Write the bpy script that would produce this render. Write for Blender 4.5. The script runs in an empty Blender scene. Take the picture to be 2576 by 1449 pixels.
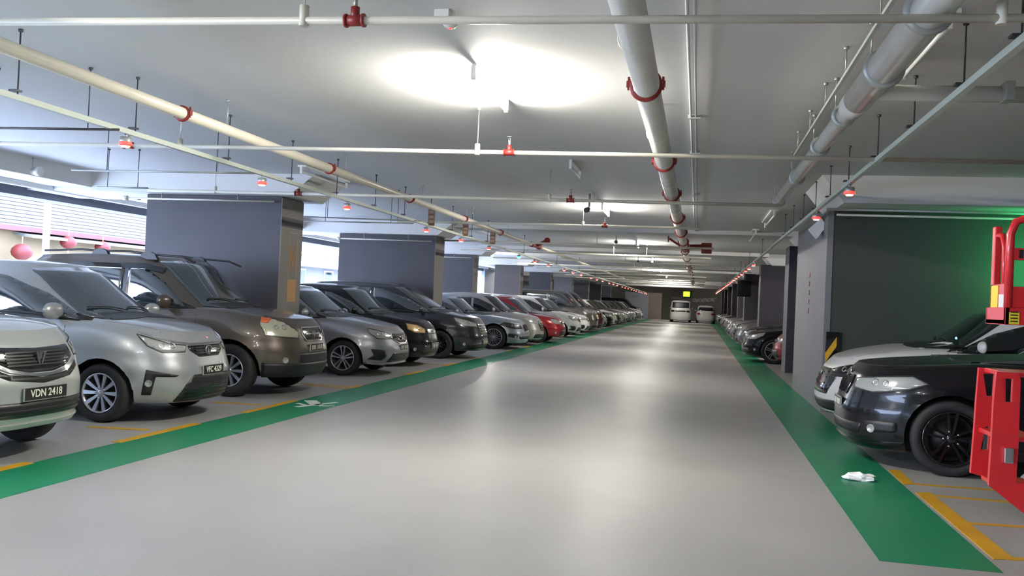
import bpy, bmesh, math, random
from mathutils import Vector, Matrix
from mathutils.bvhtree import BVHTree
random.seed(7)
PI=math.pi
SC=bpy.context.scene
COL=SC.collection
sin,cos=math.sin,math.cos
# ------------------------------------------------------------------ camera
F=2200.0; CX,CY=1288.0,724.5; CAMH=1.45
Yc=Vector((1758-CX,771-CY,F)).normalized()
u_=Vector((sin(.042),-cos(.042),0)); u_=(u_-Yc*u_.dot(Yc)).normalized()
Xc=Yc.cross(u_)
if Xc.x<0: Xc=-Xc
def c2w(v): return Vector((Xc.dot(v),Yc.dot(v),u_.dot(v)))
r_,d_,f_=c2w(Vector((1,0,0))),c2w(Vector((0,1,0))),c2w(Vector((0,0,1)))
cd=bpy.data.cameras.new('camera'); cam=bpy.data.objects.new('camera',cd); COL.objects.link(cam)
M=Matrix(((r_.x,-d_.x,-f_.x,0),(r_.y,-d_.y,-f_.y,0),(r_.z,-d_.z,-f_.z,CAMH),(0,0,0,1)))
cam.matrix_world=M
cd.sensor_width=36; cd.lens=F*36/2576; cd.clip_start=.05; cd.clip_end=500
SC.camera=cam
def ray(px,py): return c2w(Vector((px-CX,py-CY,F)))
def atz(px,py,z):
    r=ray(px,py); t=(z-CAMH)/r.z; return Vector((r.x*t,r.y*t,z))
def atx(px,py,x):
    r=ray(px,py); t=x/r.x; return Vector((x,r.y*t,CAMH+r.z*t))
def aty(px,py,y):
    r=ray(px,py); t=y/r.y; return Vector((r.x*t,y,CAMH+r.z*t))
# ------------------------------------------------------------------ materials
MC={}
def mat(name,col,rough=.5,metal=0.,emit=None,es=0.,coat=0.,spec=.5,noise=0.,nscale=4.,bump=0.,bscale=40.,flake=0.,rvar=0.,ior=None,trans=0.):
    if name in MC: return MC[name]
    m=bpy.data.materials.new(name); m.use_nodes=True; nt=m.node_tree; b=nt.nodes['Principled BSDF']
    b.inputs['Base Color'].default_value=(*col,1); b.inputs['Roughness'].default_value=rough
    b.inputs['Metallic'].default_value=metal; b.inputs['Specular IOR Level'].default_value=spec
    if coat: b.inputs['Coat Weight'].default_value=coat; b.inputs['Coat Roughness'].default_value=.04
    if ior: b.inputs['IOR'].default_value=ior
    if trans: b.inputs['Transmission Weight'].default_value=trans
    if emit: b.inputs['Emission Color'].default_value=(*emit,1); b.inputs['Emission Strength'].default_value=es
    N=nt.nodes.new; L=nt.links.new
    tc=N('ShaderNodeTexCoord')
    if noise:
        t=N('ShaderNodeTexNoise'); t.inputs['Scale'].default_value=nscale; t.inputs['Detail'].default_value=6
        L(tc.outputs['Object'],t.inputs['Vector'])
        r=N('ShaderNodeValToRGB'); r.color_ramp.elements[0].position=.3; r.color_ramp.elements[1].position=.7
        r.color_ramp.elements[0].color=(*[c*(1-noise) for c in col],1); r.color_ramp.elements[1].color=(*[min(1,c*(1+noise)) for c in col],1)
        L(t.outputs['Fac'],r.inputs['Fac']); L(r.outputs['Color'],b.inputs['Base Color'])
    if rvar:
        t=N('ShaderNodeTexNoise'); t.inputs['Scale'].default_value=1.3; t.inputs['Detail'].default_value=5
        L(tc.outputs['Object'],t.inputs['Vector'])
        mr=N('ShaderNodeMapRange'); mr.inputs['To Min'].default_value=rough-rvar; mr.inputs['To Max'].default_value=rough+rvar
        L(t.outputs['Fac'],mr.inputs['Value']); L(mr.outputs['Result'],b.inputs['Roughness'])
    if bump:
        t=N('ShaderNodeTexNoise'); t.inputs['Scale'].default_value=bscale; t.inputs['Detail'].default_value=4
        L(tc.outputs['Object'],t.inputs['Vector'])
        bp=N('ShaderNodeBump'); bp.inputs['Strength'].default_value=bump; bp.inputs['Distance'].default_value=.01
        L(t.outputs['Fac'],bp.inputs['Height']); L(bp.outputs['Normal'],b.inputs['Normal'])
    if flake:
        t=N('ShaderNodeTexNoise'); t.inputs['Scale'].default_value=900; L(tc.outputs['Object'],t.inputs['Vector'])
        bp=N('ShaderNodeBump'); bp.inputs['Strength'].default_value=flake; bp.inputs['Distance'].default_value=.001
        L(t.outputs['Fac'],bp.inputs['Height']); L(bp.outputs['Normal'],b.inputs['Normal'])
    MC[name]=m; return m
def paint(name,col,metal=.55,rough=.32): return mat(name,col,rough,metal,coat=.35 if max(col)<.03 else .9,spec=.25 if max(col)<.03 else .5)
CEIL=mat('ceiling_paint',(.62,.62,.61),.75,noise=.04,nscale=.6,bump=.15,bscale=25)
FLOOR=mat('floor_coating',(.355,.348,.338),.37,noise=.10,nscale=.5,bump=.10,bscale=60,rvar=.05,spec=.32)
GREEN=mat('green_floor_paint',(.014,.215,.100),.38,noise=.08,nscale=1.2,bump=.1,bscale=60)
YEL=mat('yellow_floor_paint',(.62,.33,.02),.42,noise=.12,nscale=3)
WHT=mat('white_floor_paint',(.62,.68,.62),.5,noise=.1,nscale=6)
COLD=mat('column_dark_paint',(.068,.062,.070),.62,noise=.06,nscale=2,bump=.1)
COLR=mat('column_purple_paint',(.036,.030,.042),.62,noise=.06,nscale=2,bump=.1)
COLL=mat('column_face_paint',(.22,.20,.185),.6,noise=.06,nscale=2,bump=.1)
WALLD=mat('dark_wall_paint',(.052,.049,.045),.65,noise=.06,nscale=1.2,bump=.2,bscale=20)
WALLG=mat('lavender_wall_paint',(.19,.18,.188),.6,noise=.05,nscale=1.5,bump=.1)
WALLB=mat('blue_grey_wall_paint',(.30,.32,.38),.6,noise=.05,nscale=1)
PIPE=mat('cream_pipe_paint',(.66,.62,.52),.33,noise=.05,nscale=3)
PIPEG=mat('grey_pipe_paint',(.58,.57,.53),.25,noise=.05,nscale=3)
GALV=mat('galvanised_steel',(.42,.44,.42),.42,.5)
TRUNK=mat('pale_green_trunking',(.50,.55,.48),.45)
ROD=mat('dark_rod',(.07,.07,.075),.5,.4)
REDP=mat('red_pipe_paint',(.24,.022,.018),.4)
BLK=mat('black_plastic',(.012,.012,.013),.45)
BLKG=mat('gloss_black',(.008,.008,.01),.12,coat=.6)
RUB=mat('tyre_rubber',(.016,.016,.017),.75,bump=.2,bscale=80)
CHR=mat('chrome',(.75,.75,.76),.12,1.)
ALU=mat('alloy',(.52,.52,.55),.28,.85)
ALUD=mat('dark_alloy',(.09,.09,.10),.25,.8)
GLS=mat('tinted_glass',(.018,.026,.032),.04,spec=.9,coat=1.,ior=1.7)
GLSD=mat('dark_tinted_glass',(.006,.008,.011),.04,spec=.8,coat=.7)
LENS=mat('lamp_lens',(.42,.43,.42),.08,.35,coat=1.)
LENSA=mat('amber_lamp_lens',(.62,.40,.16),.12,.3,coat=1.)
LENSY=mat('clouded_lamp_lens',(.50,.50,.38),.14,.3,coat=1.)
ORG=mat('orange_indicator',(.65,.12,.02),.2,coat=.8)
REDL=mat('tail_lamp_red',(.35,.01,.015),.15,coat=1.)
PLT=mat('plate_black',(.012,.012,.012),.3,coat=.3)
PLTW=mat('plate_white_letter',(.85,.85,.70),.4)
PLTG=mat('plate_frame',(.38,.38,.36),.35,.4)
LITRED=mat('lit_red_lens',(.9,.1,.08),.3,emit=(1,.03,.025),es=1.6)
COREDR=mat('lit_red_core',(1,.4,.3),.3,emit=(1,.30,.22),es=9.)
COREGR=mat('lit_green_core',(.5,1,.8),.3,emit=(.35,1,.8),es=9.)
LITGRN=mat('lit_green_lens',(.1,.9,.5),.3,emit=(.05,1,.5),es=2.)
TUBE=mat('fluorescent_tube',(1,1,1),.4,emit=(1,.955,.86),es=560.)
TUBEF=mat('far_fluorescent_tube',(1,1,1),.4,emit=(1,.955,.88),es=400.)
TUBEB=mat('near_fluorescent_tube',(1,1,1),.4,emit=(.95,.99,1.0),es=760.)
TUBEOFF=mat('unlit_tube',(.75,.75,.72),.3)
LAMPW=mat('lamp_housing',(.72,.72,.68),.4)
LIFTR=mat('red_machine_paint',(.62,.018,.022),.33,coat=.4,noise=.06,nscale=4)
STY=mat('yellow_sticker',(.75,.55,.02),.45)
STW=mat('white_sticker',(.6,.6,.58),.45)
EXITG=mat('lit_yellow_green_sign',(.3,.8,.05),.4,emit=(.50,1,.02),es=2.2)
EXITL=mat('lit_green_sign',(.1,.8,.2),.4,emit=(.06,1,.28),es=42.)
PAPER=mat('white_paper',(.85,.85,.83),.8)
# ------------------------------------------------------------------ mesh helpers
class MB:
    def __init__(s): s.bm=bmesh.new(); s.mi=0
    def _m(s,fs):
        for f in fs: f.material_index=s.mi
    def box(s,x0,x1,y0,y1,z0,z1,bev=0):
        x0,x1=min(x0,x1),max(x0,x1); y0,y1=min(y0,y1),max(y0,y1); z0,z1=min(z0,z1),max(z0,z1)
        v=[s.bm.verts.new(p) for p in ((x0,y0,z0),(x1,y0,z0),(x1,y1,z0),(x0,y1,z0),(x0,y0,z1),(x1,y0,z1),(x1,y1,z1),(x0,y1,z1))]
        fs=[s.bm.faces.new([v[i] for i in q]) for q in ((3,2,1,0),(4,5,6,7),(0,1,5,4),(1,2,6,5),(2,3,7,6),(3,0,4,7))]
        s._m(fs)
        if bev:
            es=list({e for f in fs for e in f.edges})
            r=bmesh.ops.bevel(s.bm,geom=es,offset=bev,segments=2,affect='EDGES',profile=.5); s._m(r['faces'])
        return s
    def tube(s,pts,r,seg=12,cap=True,closed=False):
        pts=[Vector(p) for p in pts]; n=len(pts)
        rs=r if isinstance(r,(list,tuple)) else [r]*n
        rings=[]; prev=None
        for i,p in enumerate(pts):
            if closed: t=(pts[(i+1)%n]-pts[i-1])
            else: t=(pts[min(i+1,n-1)]-pts[max(i-1,0)])
            t.normalize()
            if prev is None:
                a=Vector((0,0,1)) if abs(t.z)<.9 else Vector((1,0,0)); e=t.cross(a).normalized()
            else:
                e=(prev-t*prev.dot(t)).normalized()
            prev=e; g=t.cross(e)
            rings.append([s.bm.verts.new(p+(e*cos(2*PI*k/seg)+g*sin(2*PI*k/seg))*rs[i]) for k in range(seg)])
        fs=[]
        for i in range(n if closed else n-1):
            A,B=rings[i],rings[(i+1)%n]
            for k in range(seg): 
                f=s.bm.faces.new((A[k],A[(k+1)%seg],B[(k+1)%seg],B[k])); f.smooth=True; fs.append(f)
        if cap and not closed: fs.append(s.bm.faces.new(rings[0][::-1])); fs.append(s.bm.faces.new(rings[-1]))
        s._m(fs); return s
    def lathe(s,prof,axis='z',o=(0,0,0),seg=24,smooth=True,cap=True):
        o=Vector(o); rings=[]
        for (r,h) in prof:
            ring=[]
            for k in range(seg):
                a=2*PI*k/seg; c,d=r*cos(a),r*sin(a)
                p={'z':(c,d,h),'y':(c,h,d),'x':(h,c,d)}[axis]
                ring.append(s.bm.verts.new(o+Vector(p)))
            rings.append(ring)
        fs=[]
        for A,B in zip(rings,rings[1:]):
            for k in range(seg):
                f=s.bm.faces.new((A[k],A[(k+1)%seg],B[(k+1)%seg],B[k])); f.smooth=smooth; fs.append(f)
        if cap and prof[0][0]>1e-4: fs.append(s.bm.faces.new(rings[0][::-1]))
        if cap and prof[-1][0]>1e-4: fs.append(s.bm.faces.new(rings[-1]))
        s._m(fs); return s
    def prism(s,pts,axis,a,b,holes=None):
        """polygon in 2D extruded along axis from a to b. pts in (other two axes order xyz)"""
        def P(p,h): return {'x':(h,p[0],p[1]),'y':(p[0],h,p[1]),'z':(p[0],p[1],h)}[axis]
        A=[s.bm.verts.new(P(p,a)) for p in pts]; B=[s.bm.verts.new(P(p,b)) for p in pts]; n=len(pts)
        fs=[s.bm.faces.new(A[::-1]),s.bm.faces.new(B)]
        for i in range(n): fs.append(s.bm.faces.new((A[i],A[(i+1)%n],B[(i+1)%n],B[i])))
        s._m(fs); return s
    def frameplate(s,outer,hole,axis,a,b):
        """plate with a hole; outer and hole have same vertex count, matched"""
        def P(p,h): return {'x':(h,p[0],p[1]),'y':(p[0],h,p[1]),'z':(p[0],p[1],h)}[axis]
        n=len(outer)
        V=[[s.bm.verts.new(P(p,h)) for p in L] for L,h in ((outer,a),(hole,a),(outer,b),(hole,b))]
        fs=[]
        for i in range(n):
            j=(i+1)%n
            for q in ((V[0][i],V[0][j],V[1][j],V[1][i]),(V[2][j],V[2][i],V[3][i],V[3][j]),(V[0][j],V[0][i],V[2][i],V[2][j]),(V[1][i],V[1][j],V[3][j],V[3][i])):
                fs.append(s.bm.faces.new(q))
        s._m(fs); return s
    def build(s,name,mats,parent=None,smooth=False):
        bmesh.ops.recalc_face_normals(s.bm,faces=s.bm.faces)
        me=bpy.data.meshes.new(name); s.bm.to_mesh(me); s.bm.free()
        for m in (mats if isinstance(mats,(list,tuple)) else [mats]): me.materials.append(m)
        if smooth:
            for p in me.polygons: p.use_smooth=True
        o=bpy.data.objects.new(name,me); COL.objects.link(o)
        if parent: o.parent=parent
        return o
def tag(o,label,cat,group=None,kind=None):
    o['label']=label; o['category']=cat
    if group: o['group']=group
    if kind: o['kind']=kind
    return o
def struct(o): o['kind']='structure'; return o
def empty(name,loc,label,cat,rz=0,group=None):
    o=bpy.data.objects.new(name,None); COL.objects.link(o); o.location=loc; o.rotation_euler=(0,0,rz)
    o.empty_display_size=.2
    return tag(o,label,cat,group)
def meshobj(name,me,parent=None,loc=None,rot=None,scale=None):
    o=bpy.data.objects.new(name,me); COL.objects.link(o)
    if parent: o.parent=parent
    if loc: o.location=loc
    if rot: o.rotation_euler=rot
    if scale: o.scale=scale
    return o
def textmesh(txt,size,ext=.002):
    c=bpy.data.curves.new('lettering','FONT'); c.body=txt; c.size=size; c.extrude=ext; c.align_x='CENTER'; c.align_y='CENTER'; c.offset=size*.012
    o=bpy.data.objects.new('tmp',c); COL.objects.link(o)
    dg=bpy.context.evaluated_depsgraph_get(); me=bpy.data.meshes.new_from_object(o.evaluated_get(dg))
    bpy.data.objects.remove(o); bpy.data.curves.remove(c); me.name='lettering'
    return me
def curve(pts):
    """piecewise smooth interpolation of (x,y) pts sorted by x"""
    pts=sorted(pts)
    def f(x):
        if x<=pts[0][0]: return pts[0][1]
        if x>=pts[-1][0]: return pts[-1][1]
        for i in range(len(pts)-1):
            if pts[i][0]<=x<=pts[i+1][0]:
                x0,y0=pts[i]; x1,y1=pts[i+1]; h=x1-x0; t=(x-x0)/h
                def sl(j):
                    if j<=0 : return (pts[1][1]-pts[0][1])/(pts[1][0]-pts[0][0])
                    if j>=len(pts)-1: return (pts[-1][1]-pts[-2][1])/(pts[-1][0]-pts[-2][0])
                    a=(pts[j][1]-pts[j-1][1])/(pts[j][0]-pts[j-1][0]); b=(pts[j+1][1]-pts[j][1])/(pts[j+1][0]-pts[j][0])
                    return 0 if a*b<=0 else 2*a*b/(a+b)
                m0,m1=sl(i),sl(i+1)
                return (2*t**3-3*t*t+1)*y0+(t**3-2*t*t+t)*h*m0+(-2*t**3+3*t*t)*y1+(t**3-t*t)*h*m1
    return f
def sm(a,b,x):
    t=max(0,min(1,(x-a)/(b-a))); return t*t*(3-2*t)
def rpoly(pts,r,n=4):
    out=[]; N=len(pts)
    for i in range(N):
        p=Vector(pts[i]); a=Vector(pts[i-1]); b=Vector(pts[(i+1)%N])
        da=(a-p); db=(b-p); rr=min(r,da.length*.45,db.length*.45)
        p0=p+da.normalized()*rr; p1=p+db.normalized()*rr
        for k in range(n+1):
            t=k/n; out.append(tuple(p0*(1-t)**2+p*2*t*(1-t)+p1*t*t))
    return out
# ------------------------------------------------------------------ wheels
WC={}
def wheel_meshes(r,rimr,style,width=.20):
    key=(round(r,3),round(rimr,3),style)
    if key in WC: return WC[key]
    w=width/2
    b=MB(); b.lathe([(rimr,-w*.8),(rimr+.01,-w*.95),(r-.03,-w),(r-.008,-w*.85),(r,-w*.6),(r,w*.6),(r-.008,w*.85),(r-.03,w),(rimr+.012,w*.95),(rimr,w*.8),(rimr,-w*.8)],'y',seg=48,cap=False)
    bmesh.ops.recalc_face_normals(b.bm,faces=b.bm.faces); ty=bpy.data.meshes.new('tyre'); b.bm.to_mesh(ty); b.bm.free(); ty.materials.append(RUB)
    # rim, outward face at +y
    b=MB(); R=rimr
    b.mi=0; b.lathe([(R*1.005,w*.80),(R*.985,w*.93),(R*.93,w*.88),(R*.90,w*.55),(R*.86,-w*.7)],'y',seg=48,cap=False)
    b.bm.faces.ensure_lookup_table()
    b.mi=1; b.lathe([(0.001,w*.05),(R*.62,w*.05),(R*.62,-w*.2),(R*.85,-w*.25)],'y',seg=32,cap=False)
    b.mi=0
    nsp,twin,tw={'ten':(5,.23,.030),'five':(5,.13,.022),'double':(5,.17,.026),'multi':(7,.16,.020),'six':(6,0,.055),'black':(5,.16,.024),'wire':(10,.12,.014)}[style]
    def spoke(a,off,wd):
        d=Vector((cos(a),0,sin(a))); n=Vector((-sin(a),0,cos(a)))
        ro,ri=R*.94,R*.14
        fan=1.25 if style in('ten',) else 1.0
        for (q0,q1,h0,h1,wd0,wd1) in ((ri,ro,w*.62,w*.86,wd*.75,wd*1.15*fan),):
            o0=n*off*R*.35; o1=n*off*R
            vs=[]
            for q,h,o,wd_ in ((q0,h0,o0,wd0),(q1,h1,o1,wd1)):
                for sgn in (-1,1):
                    for dh in (0,-.03):
                        p=d*q+o+n*sgn*wd_/2; vs.append(b.bm.verts.new((p.x,h+dh,p.z)))
            f=[(0,2,6,4),(1,5,7,3),(0,4,5,1),(2,3,7,6),(4,6,7,5),(0,1,3,2)]
            for q in f:
                fc=b.bm.faces.new([vs[i] for i in q]); fc.material_index=0
    for k in range(nsp):
        a=2*PI*k/nsp+PI/2
        if style=='ten': 
            spoke(a+.31,0,tw); spoke(a-.31,0,tw)
        elif twin: spoke(a,twin,tw); spoke(a,-twin,tw)
        else: spoke(a,0,tw)
    b.mi=0; b.lathe([(R*.19,w*.4),(R*.17,w*.72),(R*.10,w*.8),(0.001,w*.8)],'y',seg=20)
    b.mi=2
    for k in range(5):
        a=2*PI*k/5; b.lathe([(.009,w*.6),(.009,w*.78),(.001,w*.78)],'y',o=(cos(a)*R*.27,0,sin(a)*R*.27),seg=8)
    bmesh.ops.recalc_face_normals(b.bm,faces=b.bm.faces); rm=bpy.data.meshes.new('rim'); b.bm.to_mesh(rm); b.bm.free()
    for m in (BLKG if style=='black' else (ALUD if style=='multi' else ALU),BLK,CHR): rm.materials.append(m)
    WC[key]=(ty,rm); return WC[key]
# ------------------------------------------------------------------ cars
class Car:
    def __init__(s,**k):
        d=dict(L=4.2,W=1.68,H=1.49,zb=.20,oh=.80,wb=2.5,r=.30,rim=.205,style='ten',
               sh=[(0,.70),(-.15,.76),(-.6,.85),(-1.2,.92),(-2.6,.95),(-4.2,.99)],crown=.07,
               nose=[(0,.06),(.25,.0),(.45,.0),(.7,.05),(.88,.11),(1,.22)],tail=[(0,.08),(.3,0),(.6,.02),(.85,.06),(1,.12)],
               wprof=[(0,.90),(.06,.965),(.22,.985),(.45,1.0),(.62,.99),(.72,.995),(.86,.975),(.94,.945),(1,.895)],
               A=1.05,nf=2.9,B=.8,nb=3.4,
               cowl=-1.05,rf=-1.85,rr=-3.0,deck=-3.75,gwb=.93,gwr=.70,roofz=None,ga=.75,gn=2.7,gb=.55,arch=.055,flare=.012,fine=.045)
        d.update(k); s.__dict__.update(d); s.w=s.W/2
        if s.roofz is None:
            H=s.H; s.roofz=[(s.rf+.25,H-.075),(s.rf-.15,H-.03),((s.rf+s.rr)/2,H-.005),(s.rr,H-.035),(s.rr-.4,H-.10)]
        s.fsh=curve(s.sh); s.fn=curve(s.nose); s.ft=curve(s.tail); s.fw=curve(s.wprof); s.fr=curve(s.roofz)
        s.gcr=.045
        s.xw=(-s.oh,-s.oh-s.wb)
    def contour(s,n=30):
        """list of (x,y>=0) base contour from front centre to rear centre"""
        P=[]
        for i in range(n):
            ph=PI/2*i/(n-1)
            P.append((-s.A+s.A*max(0,cos(ph))**(2/s.nf),sin(ph)**(2/s.nf)))
        x=-s.A; xe=-s.L+s.B; m=int((x-xe)/s.fine)
        for i in range(1,m): P.append((x+(xe-x)*i/m,1.0))
        for i in range(n-1,-1,-1):
            ph=PI/2*i/(n-1)
            P.append((-s.L+s.B-s.B*max(0,cos(ph))**(2/s.nb),sin(ph)**(2/s.nb)))
        return P
    def ztop(s,x,y): return s.fsh(x)+s.crown*(1-min(1,abs(y)/(s.w))**2.6)
    def pt(s,cx,cy,t):
        ff=sm(-s.A,0,cx); fb=sm(-s.L+s.B,-s.L,cx) if cx<-s.L+s.B else 0
        x=cx-s.fn(t)*ff
        if fb: x+=s.ft(t)*fb
        w=s.w*s.fw(t)*cy
        if s.flare and t<.8:
            for xw in s.xw: w+=s.flare*math.exp(-((x-xw)/.36)**4)*cy*sm(.0,.25,t)*(1-sm(.55,.8,t))
        z=s.zb+(s.ztop(x,w)-s.zb)*t
        return Vector((x,w,z))
    def body(s):
        bm=bmesh.new(); C=s.contour()
        ts=[0,.03,.07,.13,.19,.25,.31,.37,.43,.49,.55,.60,.64,.68,.72,.76,.80,.84,.88,.91,.935,.955,.97,.985,1]
        grid=[]
        full=[(x,y) for x,y in C]+[(x,-y) for x,y in C[-2:0:-1]]
        for t in ts:
            grid.append([bm.verts.new(s.pt(x,y,t) if y>=0 else s.pt(x,-y,t)*Vector((1,-1,1)) if False else (lambda p:Vector((p.x,-p.y if y<0 else p.y,p.z)))(s.pt(x,abs(y),t))) for x,y in full])
        n=len(full); side=[]
        for a,b in zip(grid,grid[1:]):
            for k in range(n):
                try: f=bm.faces.new((a[k],a[(k+1)%n],b[(k+1)%n],b[k])); f.smooth=True; side.append(f)
                except ValueError: pass
        # caps top and bottom: columns
        m=len(C)
        def cap(ring,fz,mi):
            prev=None
            K=8
            for i in range(m):
                L=ring[i]; Rr=ring[(n-i)%n] if i not in(0,m-1) else ring[i]
                if i in (0,m-1): row=[L]
                else:
                    row=[L]
                    for k in range(1,K):
                        y=L.co.y*(1-2*k/K); row.append(bm.verts.new((L.co.x,y,fz(L.co.x,y))))
                    row.append(Rr)
                if prev is not None:
                    if len(prev)==1 or len(row)==1:
                        a=prev if len(row)==1 else row; c=(row if len(row)==1 else prev)[0]
                        for q in range(len(a)-1):
                            try: f=bm.faces.new((a[q],a[q+1],c)); f.smooth=True; f.material_index=mi
                            except ValueError: pass
                    else:
                        for q in range(len(row)-1):
                            f=bm.faces.new((prev[q],prev[q+1],row[q+1],row[q])); f.smooth=True; f.material_index=mi
                prev=row
        hoodf=lambda x,y: s.ztop(x,y)
        cap(grid[-1],hoodf,0); cap(grid[0],lambda x,y:s.zb,1)
        # wheel arch cut
        R=s.r+s.arch; yin=s.w-.36; zc=s.r
        dele=[]
        for f in bm.faces:
            c=f.calc_center_median()
            if abs(c.y)<yin: continue
            for xw in s.xw:
                if (c.x-xw)**2+(c.z-zc)**2<R*R: dele.append(f); break
        bmesh.ops.delete(bm,geom=dele,context='FACES')
        lin={(i,g):MB() for i in (0,1) for g in (-1,1)}
        bd=[]
        for e in list(bm.edges):
            if len(e.link_faces)==1:
                bd.append(e)
        vs={v for e in bd for v in e.verts}
        for v in vs:
            if abs(v.co.y)<yin+.02: continue
            for xw in s.xw:
                dx,dz=v.co.x-xw,v.co.z-zc; dd=math.hypot(dx,dz)
                if dd<R+.07:
                    if v.co.z<=s.zb+.012:
                        v.co.x=xw+math.copysign(math.sqrt(R*R-(zc-v.co.z)**2),dx)
                    else: v.co.x=xw+dx/dd*R; v.co.z=zc+dz/dd*R
        for e in bd:
            a,b=e.verts
            if abs(a.co.y)<yin+.02 and abs(b.co.y)<yin+.02: continue
            sg=1 if a.co.y>0 else -1
            L_n=lin[(0 if abs(a.co.x-s.xw[0])<abs(a.co.x-s.xw[1]) else 1,sg)]
            q=[L_n.bm.verts.new(p) for p in (a.co,b.co,(b.co.x,sg*yin,b.co.z),(a.co.x,sg*yin,a.co.z))]
            try: L_n.bm.faces.new(q)
            except ValueError: pass
        for iw,xw in enumerate(s.xw):
            for sg in (-1,1):
                L_n=lin[(iw,sg)]
                c=[L_n.bm.verts.new((xw+(R+.03)*cos(PI*k/16*1.0),sg*yin,max(s.zb,zc+(R+.03)*sin(PI*k/16)))) for k in range(17)]
                c+= [L_n.bm.verts.new((xw-(R+.03),sg*yin,s.zb)),L_n.bm.verts.new((xw+(R+.03),sg*yin,s.zb))]
                L_n.bm.faces.new(c)
        # greenhouse
        def gf(cx,cy,t):
            e=sm(.80,1,t)
            xf=s.cowl+(s.rf-s.cowl)*t**.93 - .10*e*e; xr=s.deck+(s.rr-s.deck)*t**.93+.06*e*e
            wy=s.w*(s.gwb+(s.gwr+.075-s.gwb)*t+ .035*sin(PI*t)) - s.w*.095*e*e
            # cx in [0,1] from front to rear along unit contour
            if cx[0]=='f': x=xf-s.ga*(1-cx[1])
            elif cx[0]=='r': x=xr+s.gb*(1-cx[1])
            else: x=(xf-s.ga)+((xr+s.gb)-(xf-s.ga))*cx[1]
            y=wy*cy
            zt=s.fr(x)+s.gcr*(1-min(1,abs(y)/(s.w*s.gwr))**2.2)
            z0=s.fsh(x)-.05
            return Vector((x,y,z0+(zt-z0)*t))
        G=[]; n2=16
        for i in range(n2):
            ph=PI/2*i/(n2-1); G.append((('f',max(0,cos(ph))**(2/s.gn)),sin(ph)**(2/s.gn)))
        for i in range(1,22): G.append((('m',i/22),1.0))
        for i in range(n2-1,-1,-1):
            ph=PI/2*i/(n2-1); G.append((('r',max(0,cos(ph))**(2/(s.gn+.8))),sin(ph)**(2/(s.gn+.8))))
        gm=len(G); full=[(g[0],g[1],1) for g in G]+[(g[0],g[1],-1) for g in G[-2:0:-1]]; n=len(full)
        rings=[]
        for t in [0,.08,.16,.24,.32,.40,.48,.56,.64,.72,.79,.85,.90,.94,.97,1]:
            row=[]
            for cx,cy,sg in full:
                p=gf(cx,cy,t); p.y*=sg; row.append(bm.verts.new(p))
            rings.append(row)
        for a,b in zip(rings,rings[1:]):
            for k in range(n):
                f=bm.faces.new((a[k],a[(k+1)%n],b[(k+1)%n],b[k])); f.smooth=True
        ring=rings[-1]; prev=None; K=8
        for i in range(gm):
            L=ring[i]
            if i in(0,gm-1): row=[L]
            else:
                row=[L]+[bm.verts.new((L.co.x,L.co.y*(1-2*k/K),s.fr(L.co.x)+s.gcr*(1-min(1,abs(L.co.y*(1-2*k/K))/(s.w*s.gwr))**2.2))) for k in range(1,K)]+[ring[(n-i)%n]]
            if prev is not None:
                if len(prev)==1 or len(row)==1:
                    a=prev if len(row)==1 else row; c=(row if len(row)==1 else prev)[0]
                    for q in range(len(a)-1): f=bm.faces.new((a[q],a[q+1],c)); f.smooth=True
                else:
                    for q in range(len(row)-1): f=bm.faces.new((prev[q],prev[q+1],row[q+1],row[q])); f.smooth=True
            prev=row
        bmesh.ops.recalc_face_normals(bm,faces=bm.faces)
        s.bvh=BVHTree.FromBMesh(bm)
        # reference contour with arc length, at t=.5
        P=[s.pt(x,y,.5) for x,y in s.contour(60)]; acc=[0]
        for a,b in zip(P,P[1:]): acc.append(acc[-1]+(Vector((a.x,a.y))-Vector((b.x,b.y))).length)
        s.ref=(P,acc)
        me=bpy.data.meshes.new('body'); bm.to_mesh(me); bm.free()
        return me,lin
    # projections return (hit, normal)
    def cast(s,o,d):
        h,n,i,dist=s.bvh.ray_cast(o,d)
        if h is None:
            h,n,i,dist=s.bvh.find_nearest(o+d*1.5)
        if n.dot(d)>0: n=-n
        return h,n
    def P_side(s,sg):
        return lambda a,b: s.cast(Vector((a,sg*3,b)),Vector((0,-sg,0)))
    def P_front(s,a,b): return s.cast(Vector((1.5,a,b)),Vector((-1,0,0)))
    def P_rear(s,a,b): return s.cast(Vector((-s.L-1.5,a,b)),Vector((1,0,0)))
    def P_top(s,a,b): return s.cast(Vector((a,b,4)),Vector((0,0,-1)))
    def P_wrap(s,sg):
        P,acc=s.ref
        def f(u,z):
            su=1 if u>=0 else -1; uu=abs(u)
            for i in range(len(acc)-1):
                if acc[i]<=uu<=acc[i+1]: break
            t=(uu-acc[i])/(acc[i+1]-acc[i]+1e-9); p=P[i].lerp(P[i+1],t)
            j0,j1=max(0,i-2),min(len(P)-1,i+3); tg=P[j1]-P[j0]; nn=Vector((-tg.y,tg.x,0))
            if nn.x<0 and uu<s.A or nn.y<0: nn=-nn
            if uu<.02: nn=Vector((1,0,0))
            nn.normalize()
            if nn.x<-.01: nn.x=0; nn.normalize()
            o=Vector((p.x,p.y,z))+nn*.6; d=-nn
            if su*sg<0: o.y=-o.y; d.y=-d.y
            return s.cast(o,d)
        return f
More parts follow.
